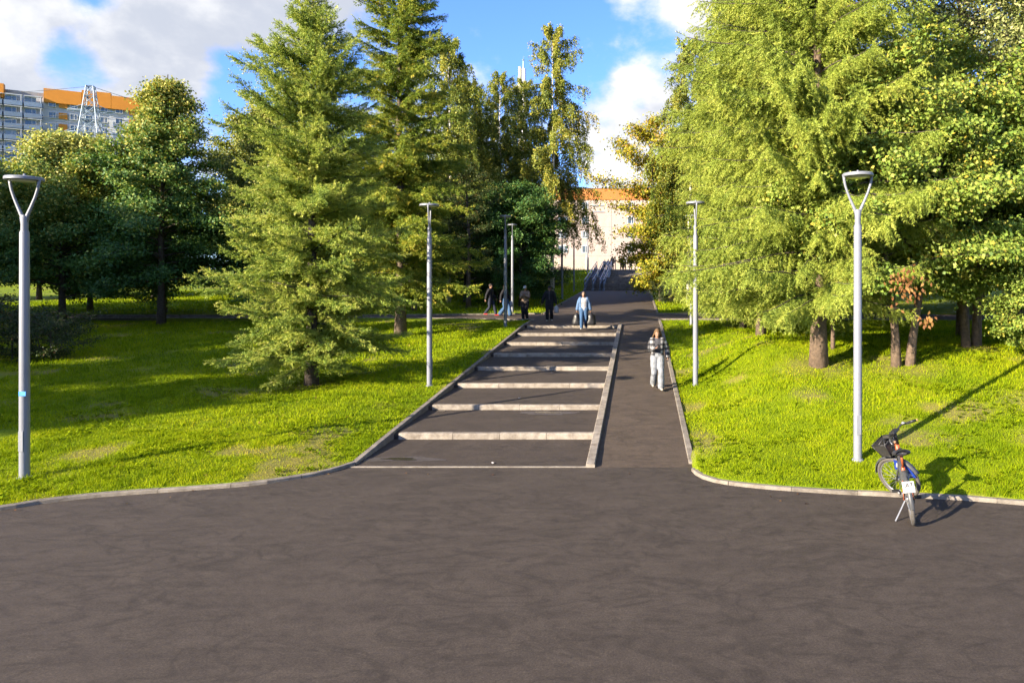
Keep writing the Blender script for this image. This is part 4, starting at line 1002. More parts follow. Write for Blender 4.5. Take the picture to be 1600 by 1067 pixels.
for zz in (11.4, 12.6):
    mb = MB(); mb.tube([(-9.4, -0.15, zz), (-7.0, -0.15, zz)], 0.06, 6); mb.build('wall_pipe', M_STEEL, house)
def antenna(x, zt, panels, lab):
    r = tag(empty('roof_antenna', (x, BY + 3, bz + 16.06)), lab, 'antenna', 'antennas on the far roof')
    h = zt - (bz + 16.06); mb = MB(); mb.tube([(0, 0, 0), (0, 0, h)], 0.07, 6)
    for a in (-1, 1): mb.tube([(a * 0.9, 0.4, 0), (0, 0, h * 0.55)], 0.04, 5)
    mb.build('mast', M_STEEL, r)
    for dx in panels:
        mb = MB(); mb.box((dx, -0.15, h - 0.9), (0.36, 0.2, 1.8), bevel=0.03); mb.build('panel', M_WHITE, r)
antenna(-10.7, 27.6, (0.0,), 'single white antenna panel on a mast beside the weeping birch')
antenna(-7.3, 26.3, (-0.25, 0.25), 'pair of white antenna panels on a mast near the yellow maple')
mb = MB(); mb.lathe([(0.0, 0), (0.35, 0.05), (0.4, 0.3), (0.2, 0.5), (0.0, 0.55)], (0, 0, 0), 14)
o = tag(mb.build('satellite_dish', M_WHITE, None, True), 'small white dome on the far roof between the antennas', 'antenna'); o.location = (-8.6, BY + 1.5, bz + 16.05)
# low wall and railing before the house
gw = tag(empty('boundary_wall', (-8, 104, float(path_z(104.0)))), 'low cream wall with piers before the far house', 'wall')
mb = MB(); mb.box((0, 0, 0.9), (26, 0.3, 2.0)); mb.build('wall', concrete('cream_wall', (0.36, 0.30, 0.25), (0.44, 0.37, 0.31), 1), gw)
for q in range(7):
    mb = MB(); mb.box((-12.4 + q * 4.1, -0.05, 1.05), (0.4, 0.45, 2.5), bevel=0.02); mb.build('pier', M_WALL_P, gw)

# tower block on the left
A_ = Vector((-160.0, 163.0, 0)); ang = math.radians(30)
tower = tag(empty('apartment_tower', (A_.x, A_.y, 5.0), ang), 'white and blue tower block with orange top storey at upper left', 'building')
FL = 2.8; NF = 16; TH = NF * FL
secs = [(-22, -8.4, 'w'), (-8.4, 6.2, 'o'), (6.2, 13.6, 'b'), (13.6, 21.0, 'o'), (21.0, 27.0, 'w'), (27.0, 36.0, 'o'), (36.0, 39.5, 'b')]
tw = window_mesh(1.5, 1.5); twb = window_mesh(2.2, 1.4)
mb = MB(); mb.box((8.75, 8.0, TH / 2 - 1), (61.5, 15.0, TH + 2)); mb.build('wall', M_WALL_W, tower)
mb = MB(); mb.box((8.75, 8.0, TH + 0.6), (60.0, 14.0, 1.2)); mb.build('roof', M_ROOF, tower)
for (a, b, kind) in secs:
    if kind in 'ow' and not (kind == 'w' and a < 0):
        hh = 3.4 if kind == 'o' else 4.0
        mb = MB(); mb.box(((a + b) / 2, 0.2, TH + hh / 2 - 1.2), (b - a - 0.06, 1.4, hh)); mb.build('parapet', M_ORANGE2, tower)
    for f in range(6, NF):
        z = f * FL + 1.3
        if kind == 'b' or (kind == 'o' and a < 0):
            n = 2 if b - a > 5 else 1
            for q in range(n):
                wdt = (b - a) / n - 0.3; xc = a + (q + 0.5) * (b - a) / n
                mb = MB(); mb.box((xc, -0.55, z - 0.75), (wdt, 1.1, 1.1)); mb.build('balcony', M_WALL_B, tower)
                mb = MB(); mb.box((xc, -0.5, z + 1.28), (wdt, 1.0, 0.14)); mb.build('balcony_slab', M_WALL_W, tower)
                add_window(tower, twb, (xc - wdt * 0.2, -0.06, z + 0.45))
                mb = MB(); mb.box((xc + wdt * 0.42, -0.5, z + 0.3), (0.12, 0.9, 1.9)); mb.build('balcony_post', M_WALL_W, tower)
        else:
            xs = [a + 1.6, (a + b) / 2, b - 1.6] if b - a > 7 else [a + 1.5, b - 1.5]
            for q, xc in enumerate(xs):
                if kind == 'o' and q == 1:
                    mb = MB(); mb.box((xc, -0.02, z + 0.1), (1.7, 0.1, 1.5)); mb.build('orange_panel', M_ORANGE2, tower)
                    continue
                add_window(tower, tw, (xc, -0.06, z + 0.1))
            mb = MB(); mb.box(((a + b) / 2, -0.01, z - 1.32), (b - a - 0.1, 0.06, 0.07)); mb.build('panel_joint', M_ROOF, tower)

# lattice pylon
PX, PY = -104.6, 130.0; PZ0 = 6.0; PH = 35.0
pyl = tag(empty('lattice_pylon', (PX, PY, PZ0), 0.35), 'pale blue steel lattice power pylon before the tower block', 'pylon')
def half(z): return np.interp(z, [0, 14, 26, PH], [3.6, 2.2, 1.5, 0.55])
levels = [0, 4, 8, 11.5, 15, 18, 21, 23.5, 26, 28.5, 31, 33, PH]
for sx, sy in ((-1, -1), (1, -1), (1, 1), (-1, 1)):
    mb = MB(); mb.tube([(sx * half(z), sy * half(z), z) for z in levels], 0.075, 5); mb.build('leg', M_STEEL, pyl)
cs = [(-1, -1), (1, -1), (1, 1), (-1, 1)]
for k in range(4):
    (ax, ay), (bx, by) = cs[k], cs[(k + 1) % 4]; mb = MB()
    for i in range(len(levels) - 1):
        z0, z1 = levels[i], levels[i + 1]; h0, h1 = half(z0), half(z1)
        mb.tube([(ax * h0, ay * h0, z0), (bx * h1, by * h1, z1)], 0.065, 4); mb.tube([(bx * h0, by * h0, z0), (ax * h1, ay * h1, z1)], 0.065, 4)
        mb.tube([(ax * h1, ay * h1, z1), (bx * h1, by * h1, z1)], 0.08, 4)
    mb.build('bracing', M_STEEL, pyl)
for z, L in ((30.2, 2.6), (26.0, 2.6), (20.5, 3.0)):
    for s_ in (-1, 1):
        mb = MB()
        for y in (-1, 1): mb.tube([(s_ * half(z), y * half(z), z), (s_ * (half(z) + L), 0, z + 0.1)], 0.1, 4)
        mb.tube([(s_ * half(z), 0, z + 1.3), (s_ * (half(z) + L), 0, z + 0.15)], 0.08, 4)
        mb.build('cross_arm', M_STEEL, pyl)
base = Vector((PX, PY, PZ0)); Rz = Matrix.Rotation(0.35, 3, 'Z')
for k, (z, s_, L) in enumerate(((30.2, -1, 2.6), (30.2, 1, 2.6), (26.0, -1, 2.6), (26.0, 1, 2.6), (35.0, 0, 0.0))):
    p = base + Rz @ Vector((s_ * (float(half(z)) + L), 0, z - (0.9 if s_ else 0)))
    names = ['upper left', 'upper right', 'lower left', 'lower right', 'topmost']
    for end, nm in ((Vector((-215, 118, p.z + 6)), 'left'), (Vector((60, 330, p.z + 14)), 'right')):
        q = end + Rz @ Vector((s_ * 4.0, 0, 0)); mb = MB(); n = 26
        mb.tube([p.lerp(q, i / n) + Vector((0, 0, -4 * (5.5 if nm == 'left' else 16.0) * (i / n) * (1 - i / n))) for i in range(n + 1)], 0.045, 4)
        tag(mb.build('power_cable', M_CABLE), f'{names[k]} power cable running from the pylon to the {nm}', 'cable', 'power cables at the pylon')

# chimney mast far behind the birches
CY = 250.0; cx = (816.5 - VP_X) * CY / F_PX; zt = CAM_H + (HORIZON_Y - 108) * CY / F_PX
ch = tag(empty('chimney_mast', (cx, CY, 7.0)), 'white and cream mast rising above the birches in the middle', 'tower')
mb = MB(); mb.lathe([(1.25, 0), (0.95, zt - 7)], (0.25, 0, 0), 14); mb.build('shaft', M_WHITE, ch, True)
mb = MB(); mb.lathe([(0.65, 0), (0.5, zt - 6.6)], (-0.85, -0.9, 0), 10); mb.build('side_shaft', M_CREAM, ch, True)
mb = MB(); mb.tube([(0.3, 0, zt - 7.1), (0.3, 0, zt - 4.2), (0.3, 0, zt - 3.6)], [0.28, 0.2, 0.45], 8); mb.tube([(0.3, 0, zt - 3.6), (0.3, 0, zt - 2.4)], 0.08, 6); mb.build('spire', M_STEEL, ch)

# ------------------------------------------------------------------ bicycle
def rotm(axis, a): return Matrix.Rotation(a, 3, axis)
M_TYRE = plain('tyre_rubber', (0.075, 0.068, 0.062), 0.8, 0, 0.2, 12)
M_RIM = plain('bike_alloy', (0.32, 0.32, 0.33), 0.35, 0.7, 0.1)
M_FORANGE = plain('bike_orange', (0.27, 0.065, 0.022), 0.4, 0, 0.15, 8)
M_FGREY = plain('bike_dark_grey', (0.05, 0.052, 0.056), 0.4, 0, 0.15, 8)
M_BLUE = plain('bike_blue', (0.010, 0.032, 0.22), 0.4, 0, 0.1)
M_PLATE = plain('plate_white', (0.36, 0.36, 0.36), 0.5, 0, 0.03)
M_RED = plain('reflector_red', (0.40, 0.02, 0.015), 0.3)
M_BROWN = plain('grip_brown', (0.25, 0.14, 0.08), 0.7)
bike = empty('bicycle', (3.70, 9.24, 0.0)); tag(bike, 'grey and orange hire bicycle with black basket parked at the right kerb', 'bicycle')
bike.rotation_euler = (0, math.radians(-9), math.radians(-16))
WR = 0.345; WB = 1.12; MY = rotm('Y', math.pi / 2)               # torus plane YZ
def wheel(c, R, nm):
    c = Vector(c); mb = MB(); mb.torus(c, WR - 0.026, 0.027, 40, 10, R @ MY); w = mb.build(nm, M_TYRE, bike, True)
    mb = MB(); mb.torus(c, WR - 0.058, 0.012, 40, 6, R @ MY); mb.build('rim', M_RIM, w, True)
    mb = MB(); mb.tube([c + R @ Vector((-0.05, 0, 0)), c + R @ Vector((0.05, 0, 0))], 0.032, 10); mb.build('hub', M_RIM, w, True)
    mb = MB()
    for k in range(28):
        a = 2 * math.pi * k / 28; s_ = 0.04 if k % 2 else -0.04; b = a + (0.35 if k % 4 < 2 else -0.35)
        mb.tube([c + R @ Vector((s_, math.cos(b) * 0.03, math.sin(b) * 0.03)), c + R @ Vector((0, math.cos(a) * (WR - 0.06), math.sin(a) * (WR - 0.06)))], 0.0022, 4, caps=False)
    mb.build('spokes', M_RIM, w)
I3 = Matrix.Identity(3)
wheel((0, 0, WR), I3, 'wheel')
# steering: the front assembly is turned hard to the left about a raked axis
HEAD = Vector((0, 0.86, 0.86)); AX = Vector((0, WB - 0.06 - 0.86, WR - 0.86)).normalized()
STEER = Matrix.Rotation(math.radians(-54), 3, AX)
def fr(p): return HEAD + STEER @ (Vector(p) - HEAD)
lift = WR - fr((0, WB, WR)).z
fc = fr((0, WB, WR)); 
wheel(fc, STEER, 'wheel')
# fenders
def fender(c, R, a0, a1, nm, mat):
    mb = MB(); vs = []; fs = []; n = 24; prof = [(-0.034, -0.012), (-0.024, 0.008), (0, 0.014), (0.024, 0.008), (0.034, -0.012)]
    for i in range(n + 1):
        a = a0 + (a1 - a0) * i / n
        for (x, dr) in prof: vs.append(Vector(c) + R @ Vector((x, math.cos(a) * (WR + 0.02 + dr), math.sin(a) * (WR + 0.02 + dr))))
    for i in range(n):
        for j in range(4): fs.append((i * 5 + j, i * 5 + j + 1, (i + 1) * 5 + j + 1, (i + 1) * 5 + j))
    mb.add(vs, fs); return mb.build(nm, mat, bike, True)
fender((0, 0, WR), I3, math.radians(25), math.radians(185), 'mudguard', M_FGREY)
fender(fc, STEER, math.radians(15), math.radians(170), 'mudguard', M_FGREY)
# frame
BB = Vector((0, 0.42, 0.29)); SEATT = Vector((0, 0.22, 0.72)); HT = fr((0, 0.885, 0.80)); HB = Vector((0, 0.90, 0.70))
mb = MB(); mb.tube([BB, BB.lerp(Vector((0, 0.88, 0.72)), 0.5) + Vector((0, 0.03, -0.04)), Vector((0, 0.88, 0.72))], [0.042, 0.045, 0.04], 10); mb.build('down_tube', M_FGREY, bike, True)
mb = MB(); mb.tube([BB, SEATT], 0.026, 10); mb.tube([SEATT, Vector((0, 0.16, 0.91))], 0.016, 8); mb.build('seat_tube', M_FORANGE, bike, True)
mb = MB(); mb.tube([Vector((0, 0.89, 0.66)), Vector((0, 0.84, 0.90))], 0.034, 10); mb.build('head_tube', M_FORANGE, bike, True)
mb = MB()
for s_ in (-1, 1):
    mb.tube([Vector((s_ * 0.03, 0.40, 0.29)), Vector((s_ * 0.065, 0, WR))], 0.013, 8); mb.tube([Vector((s_ * 0.02, 0.25, 0.66)), Vector((s_ * 0.065, 0, WR))], 0.011, 8)
mb.build('rear_stays', M_FORANGE, bike, True)
mb = MB()
for s_ in (-1, 1): mb.tube([fr((s_ * 0.045, 0.91, 0.68)), fr((s_ * 0.058, 0.98, 0.54)), fr((s_ * 0.06, WB, WR))], [0.018, 0.016, 0.012], 8)
mb.tube([fr((-0.055, 0.905, 0.69)), fr((0.055, 0.905, 0.69))], 0.022, 8); mb.build('fork', M_FGREY, bike, True)
mb = MB(); mb.tube([fr((0, 0.84, 0.88)), fr((0, 0.80, 1.02)), fr((0, 0.79, 1.06))], [0.022, 0.02, 0.024], 8)
hb = [fr(p) for p in [(-0.30, 0.60, 1.10), (-0.25, 0.66, 1.11), (-0.16, 0.76, 1.12), (-0.06, 0.80, 1.075), (0.06, 0.80, 1.075), (0.16, 0.76, 1.12), (0.25, 0.66, 1.11), (0.30, 0.60, 1.10)]]
mb.tube(hb, 0.0135, 8); hbar = mb.build('handlebar', M_BLACK, bike, True)
for s_ in (-1, 1):
    mb = MB(); mb.tube([fr((s_ * 0.245, 0.665, 1.11)), fr((s_ * 0.31, 0.585, 1.098))], 0.019, 8); mb.build('grip', M_BLACK, hbar, True)
    mb = MB(); mb.tube([fr((s_ * 0.315, 0.58, 1.097)), fr((s_ * 0.325, 0.57, 1.095))], 0.02, 8); mb.build('grip_end', M_BROWN, hbar, True)
    mb = MB(); mb.tube([fr((s_ * 0.21, 0.74, 1.10)), fr((s_ * 0.27, 0.70, 1.075)), fr((s_ * 0.32, 0.64, 1.07))], 0.007, 6); mb.build('brake_lever', M_RIM, hbar, True)
mb = MB(); mb.box(fr((0, 0.79, 1.10)), (0.15, 0.09, 0.045), STEER, bevel=0.01); mb.build('console', M_BLACK, hbar)
mb = MB(); mb.tube([fr((0.03, 0.80, 1.05)), fr((0.04, 0.95, 0.84)), fr((0.02, 0.95, 0.7))], 0.006, 6); mb.tube([fr((-0.03, 0.80, 1.05)), fr((-0.05, 0.94, 0.86)), Vector((-0.02, 0.8, 0.66))], 0.006, 6); mb.build('cables', M_BLACK, bike, True)
# basket
def basket():
    top = [(-0.17, 0.92, 0.98), (0.17, 0.92, 0.98), (0.15, 1.17, 0.98), (-0.15, 1.17, 0.98)]; bot = [(-0.12, 0.94, 0.77), (0.12, 0.94, 0.77), (0.11, 1.11, 0.77), (-0.11, 1.11, 0.77)]
    mb = MB(); T = [fr(p) for p in top]; B = [fr(p) for p in bot]
    for i in range(4):
        j = (i + 1) % 4; mb.tube([T[i], T[j]], 0.010, 6); mb.tube([B[i], B[j]], 0.006, 5); mb.tube([T[i], B[i]], 0.008, 5)
    mb.build('basket_rim', M_BLACK, bk := mb_panel(T, B), True); return bk
def mb_panel(T, B):
    mb = MB(); th = 0.012; c = sum(T + B, Vector()) / 8
    for i in range(4):
        j = (i + 1) % 4; q = [T[i], T[j], B[j], B[i]]; inn = [p + (c - p).normalized() * th for p in q]
        mb.add(q + inn, [(0, 1, 2, 3), (7, 6, 5, 4), (0, 4, 5, 1), (1, 5, 6, 2), (2, 6, 7, 3), (3, 7, 4, 0)])
    inn = [p + (c - p).normalized() * th for p in B]; mb.add(B + inn, [(3, 2, 1, 0), (4, 5, 6, 7), (0, 1, 5, 4), (1, 2, 6, 5), (2, 3, 7, 6), (3, 0, 4, 7)])
    return mb.build('basket', plain('basket_black', (0.028, 0.027, 0.025), 0.6, 0, 0.2, 20), bike)
basket()
mb = MB(); mb.tube([fr((-0.10, 0.98, 0.93)), fr((0.0, 1.04, 0.99)), fr((0.10, 1.0, 0.94)), fr((0.06, 1.1, 0.97)), fr((-0.08, 1.1, 0.95))], 0.014, 6); mb.build('lock_chain', M_BLACK, bike, True)
# lamp, saddle, battery, plate
mb = MB(); mb.box(fr((0, 0.90, 0.94)), (0.09, 0.06, 0.13), STEER, bevel=0.015); mb.build('front_box', M_BLACK, bike)
mb = MB(); n = 9; vs = []; fs = []; ringn = 12
for i in range(n):
    u = i / (n - 1); y = 0.02 + 0.28 * u; w = np.interp(u, [0, 0.12, 0.35, 0.6, 1.0], [0.075, 0.125, 0.13, 0.065, 0.026]); hgt = np.interp(u, [0, 0.15, 0.6, 1], [0.03, 0.056, 0.042, 0.022]); zc = 0.945 + 0.012 * math.cos(u * 5)
    for k in range(ringn):
        a = 2 * math.pi * k / ringn; vs.append((w * math.cos(a), y, zc + hgt * math.sin(a) * (1.0 if math.sin(a) > 0 else 0.8)))
for i in range(n - 1):
    for k in range(ringn): fs.append((i * ringn + k, i * ringn + (k + 1) % ringn, (i + 1) * ringn + (k + 1) % ringn, (i + 1) * ringn + k))
fs.append(tuple(range(ringn))); fs.append(tuple((n - 1) * ringn + k for k in range(ringn - 1, -1, -1)))
mb.add(vs, fs); mb.build('saddle', plain('saddle_black', (0.03, 0.03, 0.033), 0.38, 0, 0.1), bike, True)
mb = MB(); mb.box((0, 0.10, 0.63), (0.095, 0.07, 0.14), rotm('X', math.radians(-12)), bevel=0.015); bt = mb.build('lock_box', M_FGREY, bike)
mb = MB(); mb.box((0, 0.060, 0.655), (0.045, 0.012, 0.05), rotm('X', math.radians(-12)), bevel=0.004); mb.build('box_label', M_PLATE, bt)
PLR = rotm('X', math.radians(-10)); PC = Vector((0, -0.335, 0.60))
mb = MB(); mb.box(PC, (0.15, 0.008, 0.145), PLR, bevel=0.003); plate = mb.build('number_plate', M_PLATE, bike)
def text_mesh(body, size, loc, rot, mat, parent, name):
    cu = bpy.data.curves.new(name, 'FONT'); cu.body = body; cu.size = size; cu.align_x = 'CENTER'; cu.align_y = 'CENTER'; cu.extrude = 0.0008; cu.offset = size * 0.02
    tmp = bpy.data.objects.new(name, cu); COL.objects.link(tmp); bpy.context.view_layer.update()
    me_ = bpy.data.meshes.new_from_object(tmp.evaluated_get(bpy.context.evaluated_depsgraph_get())); bpy.data.objects.remove(tmp)
    me_.materials.clear(); me_.materials.append(mat); o_ = link(bpy.data.objects.new(name, me_), parent); o_.location = loc; o_.rotation_euler = rot; return o_
text_mesh('.A7', 0.078, PC + PLR @ Vector((0.0, -0.0055, 0.022)), (math.radians(80), 0, 0), M_BLACK, plate, 'plate_lettering')
mb = MB(); mb.box((0, -0.315, 0.485), (0.06, 0.03, 0.04), PLR, bevel=0.01); mb.build('rear_reflector', M_RED, bike)
mb = MB(); mb.tube([Vector((0, -0.33, 0.68)), Vector((0, -0.05, 0.70)), Vector((0, 0.16, 0.62))], 0.01, 6)
for s_ in (-1, 1): mb.tube([Vector((s_ * 0.05, -0.32, 0.60)), Vector((s_ * 0.066, 0, WR))], 0.006, 5)
mb.build('plate_bracket', M_FGREY, bike)
# blue panel with white lettering bars beside the front wheel
vs = []; fs = []; n = 10
for i in range(n + 1):
    a = math.radians(4 + 66 * i / n)
    for r_ in (WR - 0.155, WR + 0.01):
        vs.append(fc + STEER @ Vector((0.048, -math.cos(a) * r_, math.sin(a) * r_)))
        vs.append(fc + STEER @ Vector((0.052, -math.cos(a) * r_, math.sin(a) * r_)))
for i in range(n):
    b = i * 4; fs += [(b, b + 2, b + 6, b + 4), (b + 1, b + 5, b + 7, b + 3), (b, b + 4, b + 5, b + 1), (b + 2, b + 3, b + 7, b + 6)]
fs += [(0, 1, 3, 2), (n * 4, n * 4 + 2, n * 4 + 3, n * 4 + 1)]
for side in (-1, 1):
    mb = MB(); mb.add([fc + STEER @ (Vector((side * (STEER.inverted() @ (Vector(v) - fc)).x, *(STEER.inverted() @ (Vector(v) - fc))[1:]))) for v in vs], fs); bp = mb.build('wheel_panel', M_BLUE, bike)
    for j, am in enumerate((14, 29, 44, 59)):
        a = math.radians(am); mb = MB(); c = Vector((side * 0.0535, -math.cos(a) * (WR - 0.07), math.sin(a) * (WR - 0.07)))
        mb.box(fc + STEER @ c, (0.003, 0.045, 0.075), STEER @ rotm('X', -(a - math.pi / 2)), bevel=0.001); mb.build('panel_lettering', M_PLATE, bp)
# crank, pedals, chain guard, stand
mb = MB(); mb.torus(BB + Vector((0.06, 0, 0)), 0.085, 0.008, 24, 6, MY); mb.box(BB + Vector((0.06, -0.18, 0.02)), (0.02, 0.42, 0.09), bevel=0.008); mb.build('chain_guard', M_BLACK, bike)
for s_, a in ((1, -0.6), (-1, 2.54)):
    e = BB + Vector((s_ * 0.09, math.cos(a) * 0.165, math.sin(a) * 0.165)); mb = MB(); mb.tube([BB + Vector((s_ * 0.08, 0, 0)), e], 0.012, 6); cr = mb.build('crank', M_RIM, bike)
    mb = MB(); mb.box(e + Vector((s_ * 0.055, 0, 0)), (0.10, 0.085, 0.024), bevel=0.006); mb.build('pedal', M_BLACK, cr)
mb = MB(); mb.tube([Vector((-0.05, 0.12, 0.29)), Vector((-0.22, 0.06, 0.04))], 0.011, 8); mb.box(Vector((-0.225, 0.05, 0.022)), (0.06, 0.05, 0.02), rotm('Y', math.radians(10)), bevel=0.005); mb.build('kickstand', M_RIM, bike)
mb = MB(); mb.lathe([(0.0, 0.0), (0.03, 0.005), (0.034, 0.02), (0.0, 0.04)], fr((0.18, 0.72, 1.12)), 10); mb.build('bell', M_RIM, hbar, True)
# ------------------------------------------------------------------ people
M_SKIN = plain('skin', (0.27, 0.15, 0.10), 0.55, 0, 0.06, 20)
def cloth(name, col, rough=0.85, var=0.18, scale=14):
    t = NT(name); p = t.coords(); n = t.noise(p, scale, 5, 0.65); w = t.noise(t.mapping(p, scale=(1, 1, 0.5)), 9, 3, 0.5, 0.8)
    lo = tuple(c * (1 - var) for c in col); hi = tuple(min(0.9, c * (1 + var)) for c in col)
    t.set(Base_Color=t.ramp(n, [(0.3, lo), (0.7, hi)]), Roughness=rough, Specular_IOR_Level=0.2); t.bump(w, 0.7, 0.03); return t.m
def plaid():
    t = NT('plaid_flannel'); sx = t.new('ShaderNodeSeparateXYZ'); t.l.new(t.coords(), sx.inputs[0])
    def band(v, f, lo):
        s_ = t.math('SINE', t.math('MULTIPLY', v, f)); return t.rng(s_, lo - 0.08, lo + 0.08)
    a = band(sx.outputs[0], 46.0, 0.0); b = band(sx.outputs[2], 46.0, 0.0); c = t.math('ADD', a, b)
    t.set(Base_Color=t.ramp(t.math('MULTIPLY', c, 0.5), [(0.1, (0.34, 0.33, 0.32)), (0.5, (0.07, 0.07, 0.075)), (0.95, (0.012, 0.012, 0.015))]), Roughness=0.9)
    t.bump(t.noise(t.coords(), 9, 3), 0.6, 0.02); return t.m

def chain(mb, pts, radii, flat=1.0, up=None, n=10, dome=True):
    pts = [Vector(p) for p in pts]; radii = list(radii) if not isinstance(radii, (int, float)) else [radii] * len(pts)
    if dome:
        d0 = (pts[0] - pts[1]).normalized(); d1 = (pts[-1] - pts[-2]).normalized(); r0, r1 = radii[0], radii[-1]
        pts = [pts[0] + d0 * r0 * 0.8, pts[0] + d0 * r0 * 0.45] + pts + [pts[-1] + d1 * r1 * 0.45, pts[-1] + d1 * r1 * 0.8]
        radii = [r0 * 0.45, r0 * 0.86] + radii + [r1 * 0.86, r1 * 0.45]
    mb.tube(pts, radii, n, flat=flat, up=up)
def ball(mb, c, s, n=12):
    prof = [(math.sin(math.pi * k / n) + 1e-4, -math.cos(math.pi * k / n)) for k in range(n + 1)]
    b = MB(); b.lathe(prof, (0, 0, 0), n); mb.add([(v[0] * s[0] + c[0], v[1] * s[1] + c[1], v[2] * s[2] + c[2]) for v in b.v], b.f)
TMP_SCENE = bpy.data.scenes.new('scratch')
def remeshed(name, mb, mat, parent, voxel, smooth=3, extra=None, cut=None):
    me = mb.mesh(name, mat); tmp = bpy.data.objects.new(name, me); TMP_SCENE.collection.objects.link(tmp)
    m_ = tmp.modifiers.new('r', 'REMESH'); m_.mode = 'VOXEL'; m_.voxel_size = voxel; m_.use_smooth_shade = True
    s_ = tmp.modifiers.new('s', 'SMOOTH'); s_.iterations = smooth; s_.factor = 0.5
    vl = TMP_SCENE.view_layers[0]; vl.update()
    out = bpy.data.meshes.new_from_object(tmp.evaluated_get(vl.depsgraph)); bpy.data.objects.remove(tmp)
    if cut or extra:
        bm = bmesh.new(); bm.from_mesh(out)
        if cut: bmesh.ops.delete(bm, geom=[f for f in bm.faces if cut(f.calc_center_median())], context='FACES')
        if extra:
            em = extra.mesh('x', mat); bm.from_mesh(em)
        bm.to_mesh(out); bm.free()
    out.name = name; out.polygons.foreach_set('use_smooth', [True] * len(out.polygons))
    if not out.materials: out.materials.append(mat)
    return link(bpy.data.objects.new(name, out), parent)
def ik(a, c, l1, l2, hint):
    a, c, hint = Vector(a), Vector(c), Vector(hint); d = c - a; L = min(d.length, (l1 + l2) * 0.998); u = d.normalized()
    x = (l1 * l1 - l2 * l2 + L * L) / (2 * L); h = math.sqrt(max(0, l1 * l1 - x * x)); p = hint - u * hint.dot(u); p.normalize()
    return a + u * x + p * h, a + u * L
def hand_mesh(mb, wrist, dirv, palm_n, curl=0.5, size=1.0):
    """palm and five fingers"""
    d = Vector(dirv).normalized(); nrm = Vector(palm_n); nrm = (nrm - d * nrm.dot(d)).normalized(); s = d.cross(nrm)
    w = Vector(wrist)
    mb.tube([w, w + d * 0.03 * size, w + d * 0.085 * size], [0.026 * size, 0.040 * size, 0.040 * size], 8, flat=0.42, up=tuple(s))
    for k, (off, ln) in enumerate(((-0.029, 0.066), (-0.010, 0.076), (0.010, 0.072), (0.028, 0.056))):
        p = w + d * 0.082 * size + s * off * size; q = d; pts = [p]
        for j in range(3):
            q = (Matrix.Rotation(curl * (0.5 + 0.3 * j), 3, s) @ q).normalized(); pts.append(pts[-1] + q * ln * size * (0.42, 0.33, 0.25)[j])
        mb.tube(pts, [0.0098 * size, 0.0092 * size, 0.0085 * size, 0.006 * size], 6)
    p = w + d * 0.025 * size - s * 0.034 * size; q = (d * 0.7 - s * 0.6 + nrm * 0.35).normalized()
    mb.tube([p, p + q * 0.035 * size, p + q * 0.06 * size + d * 0.014 * size], [0.012 * size, 0.0105 * size, 0.007 * size], 6)

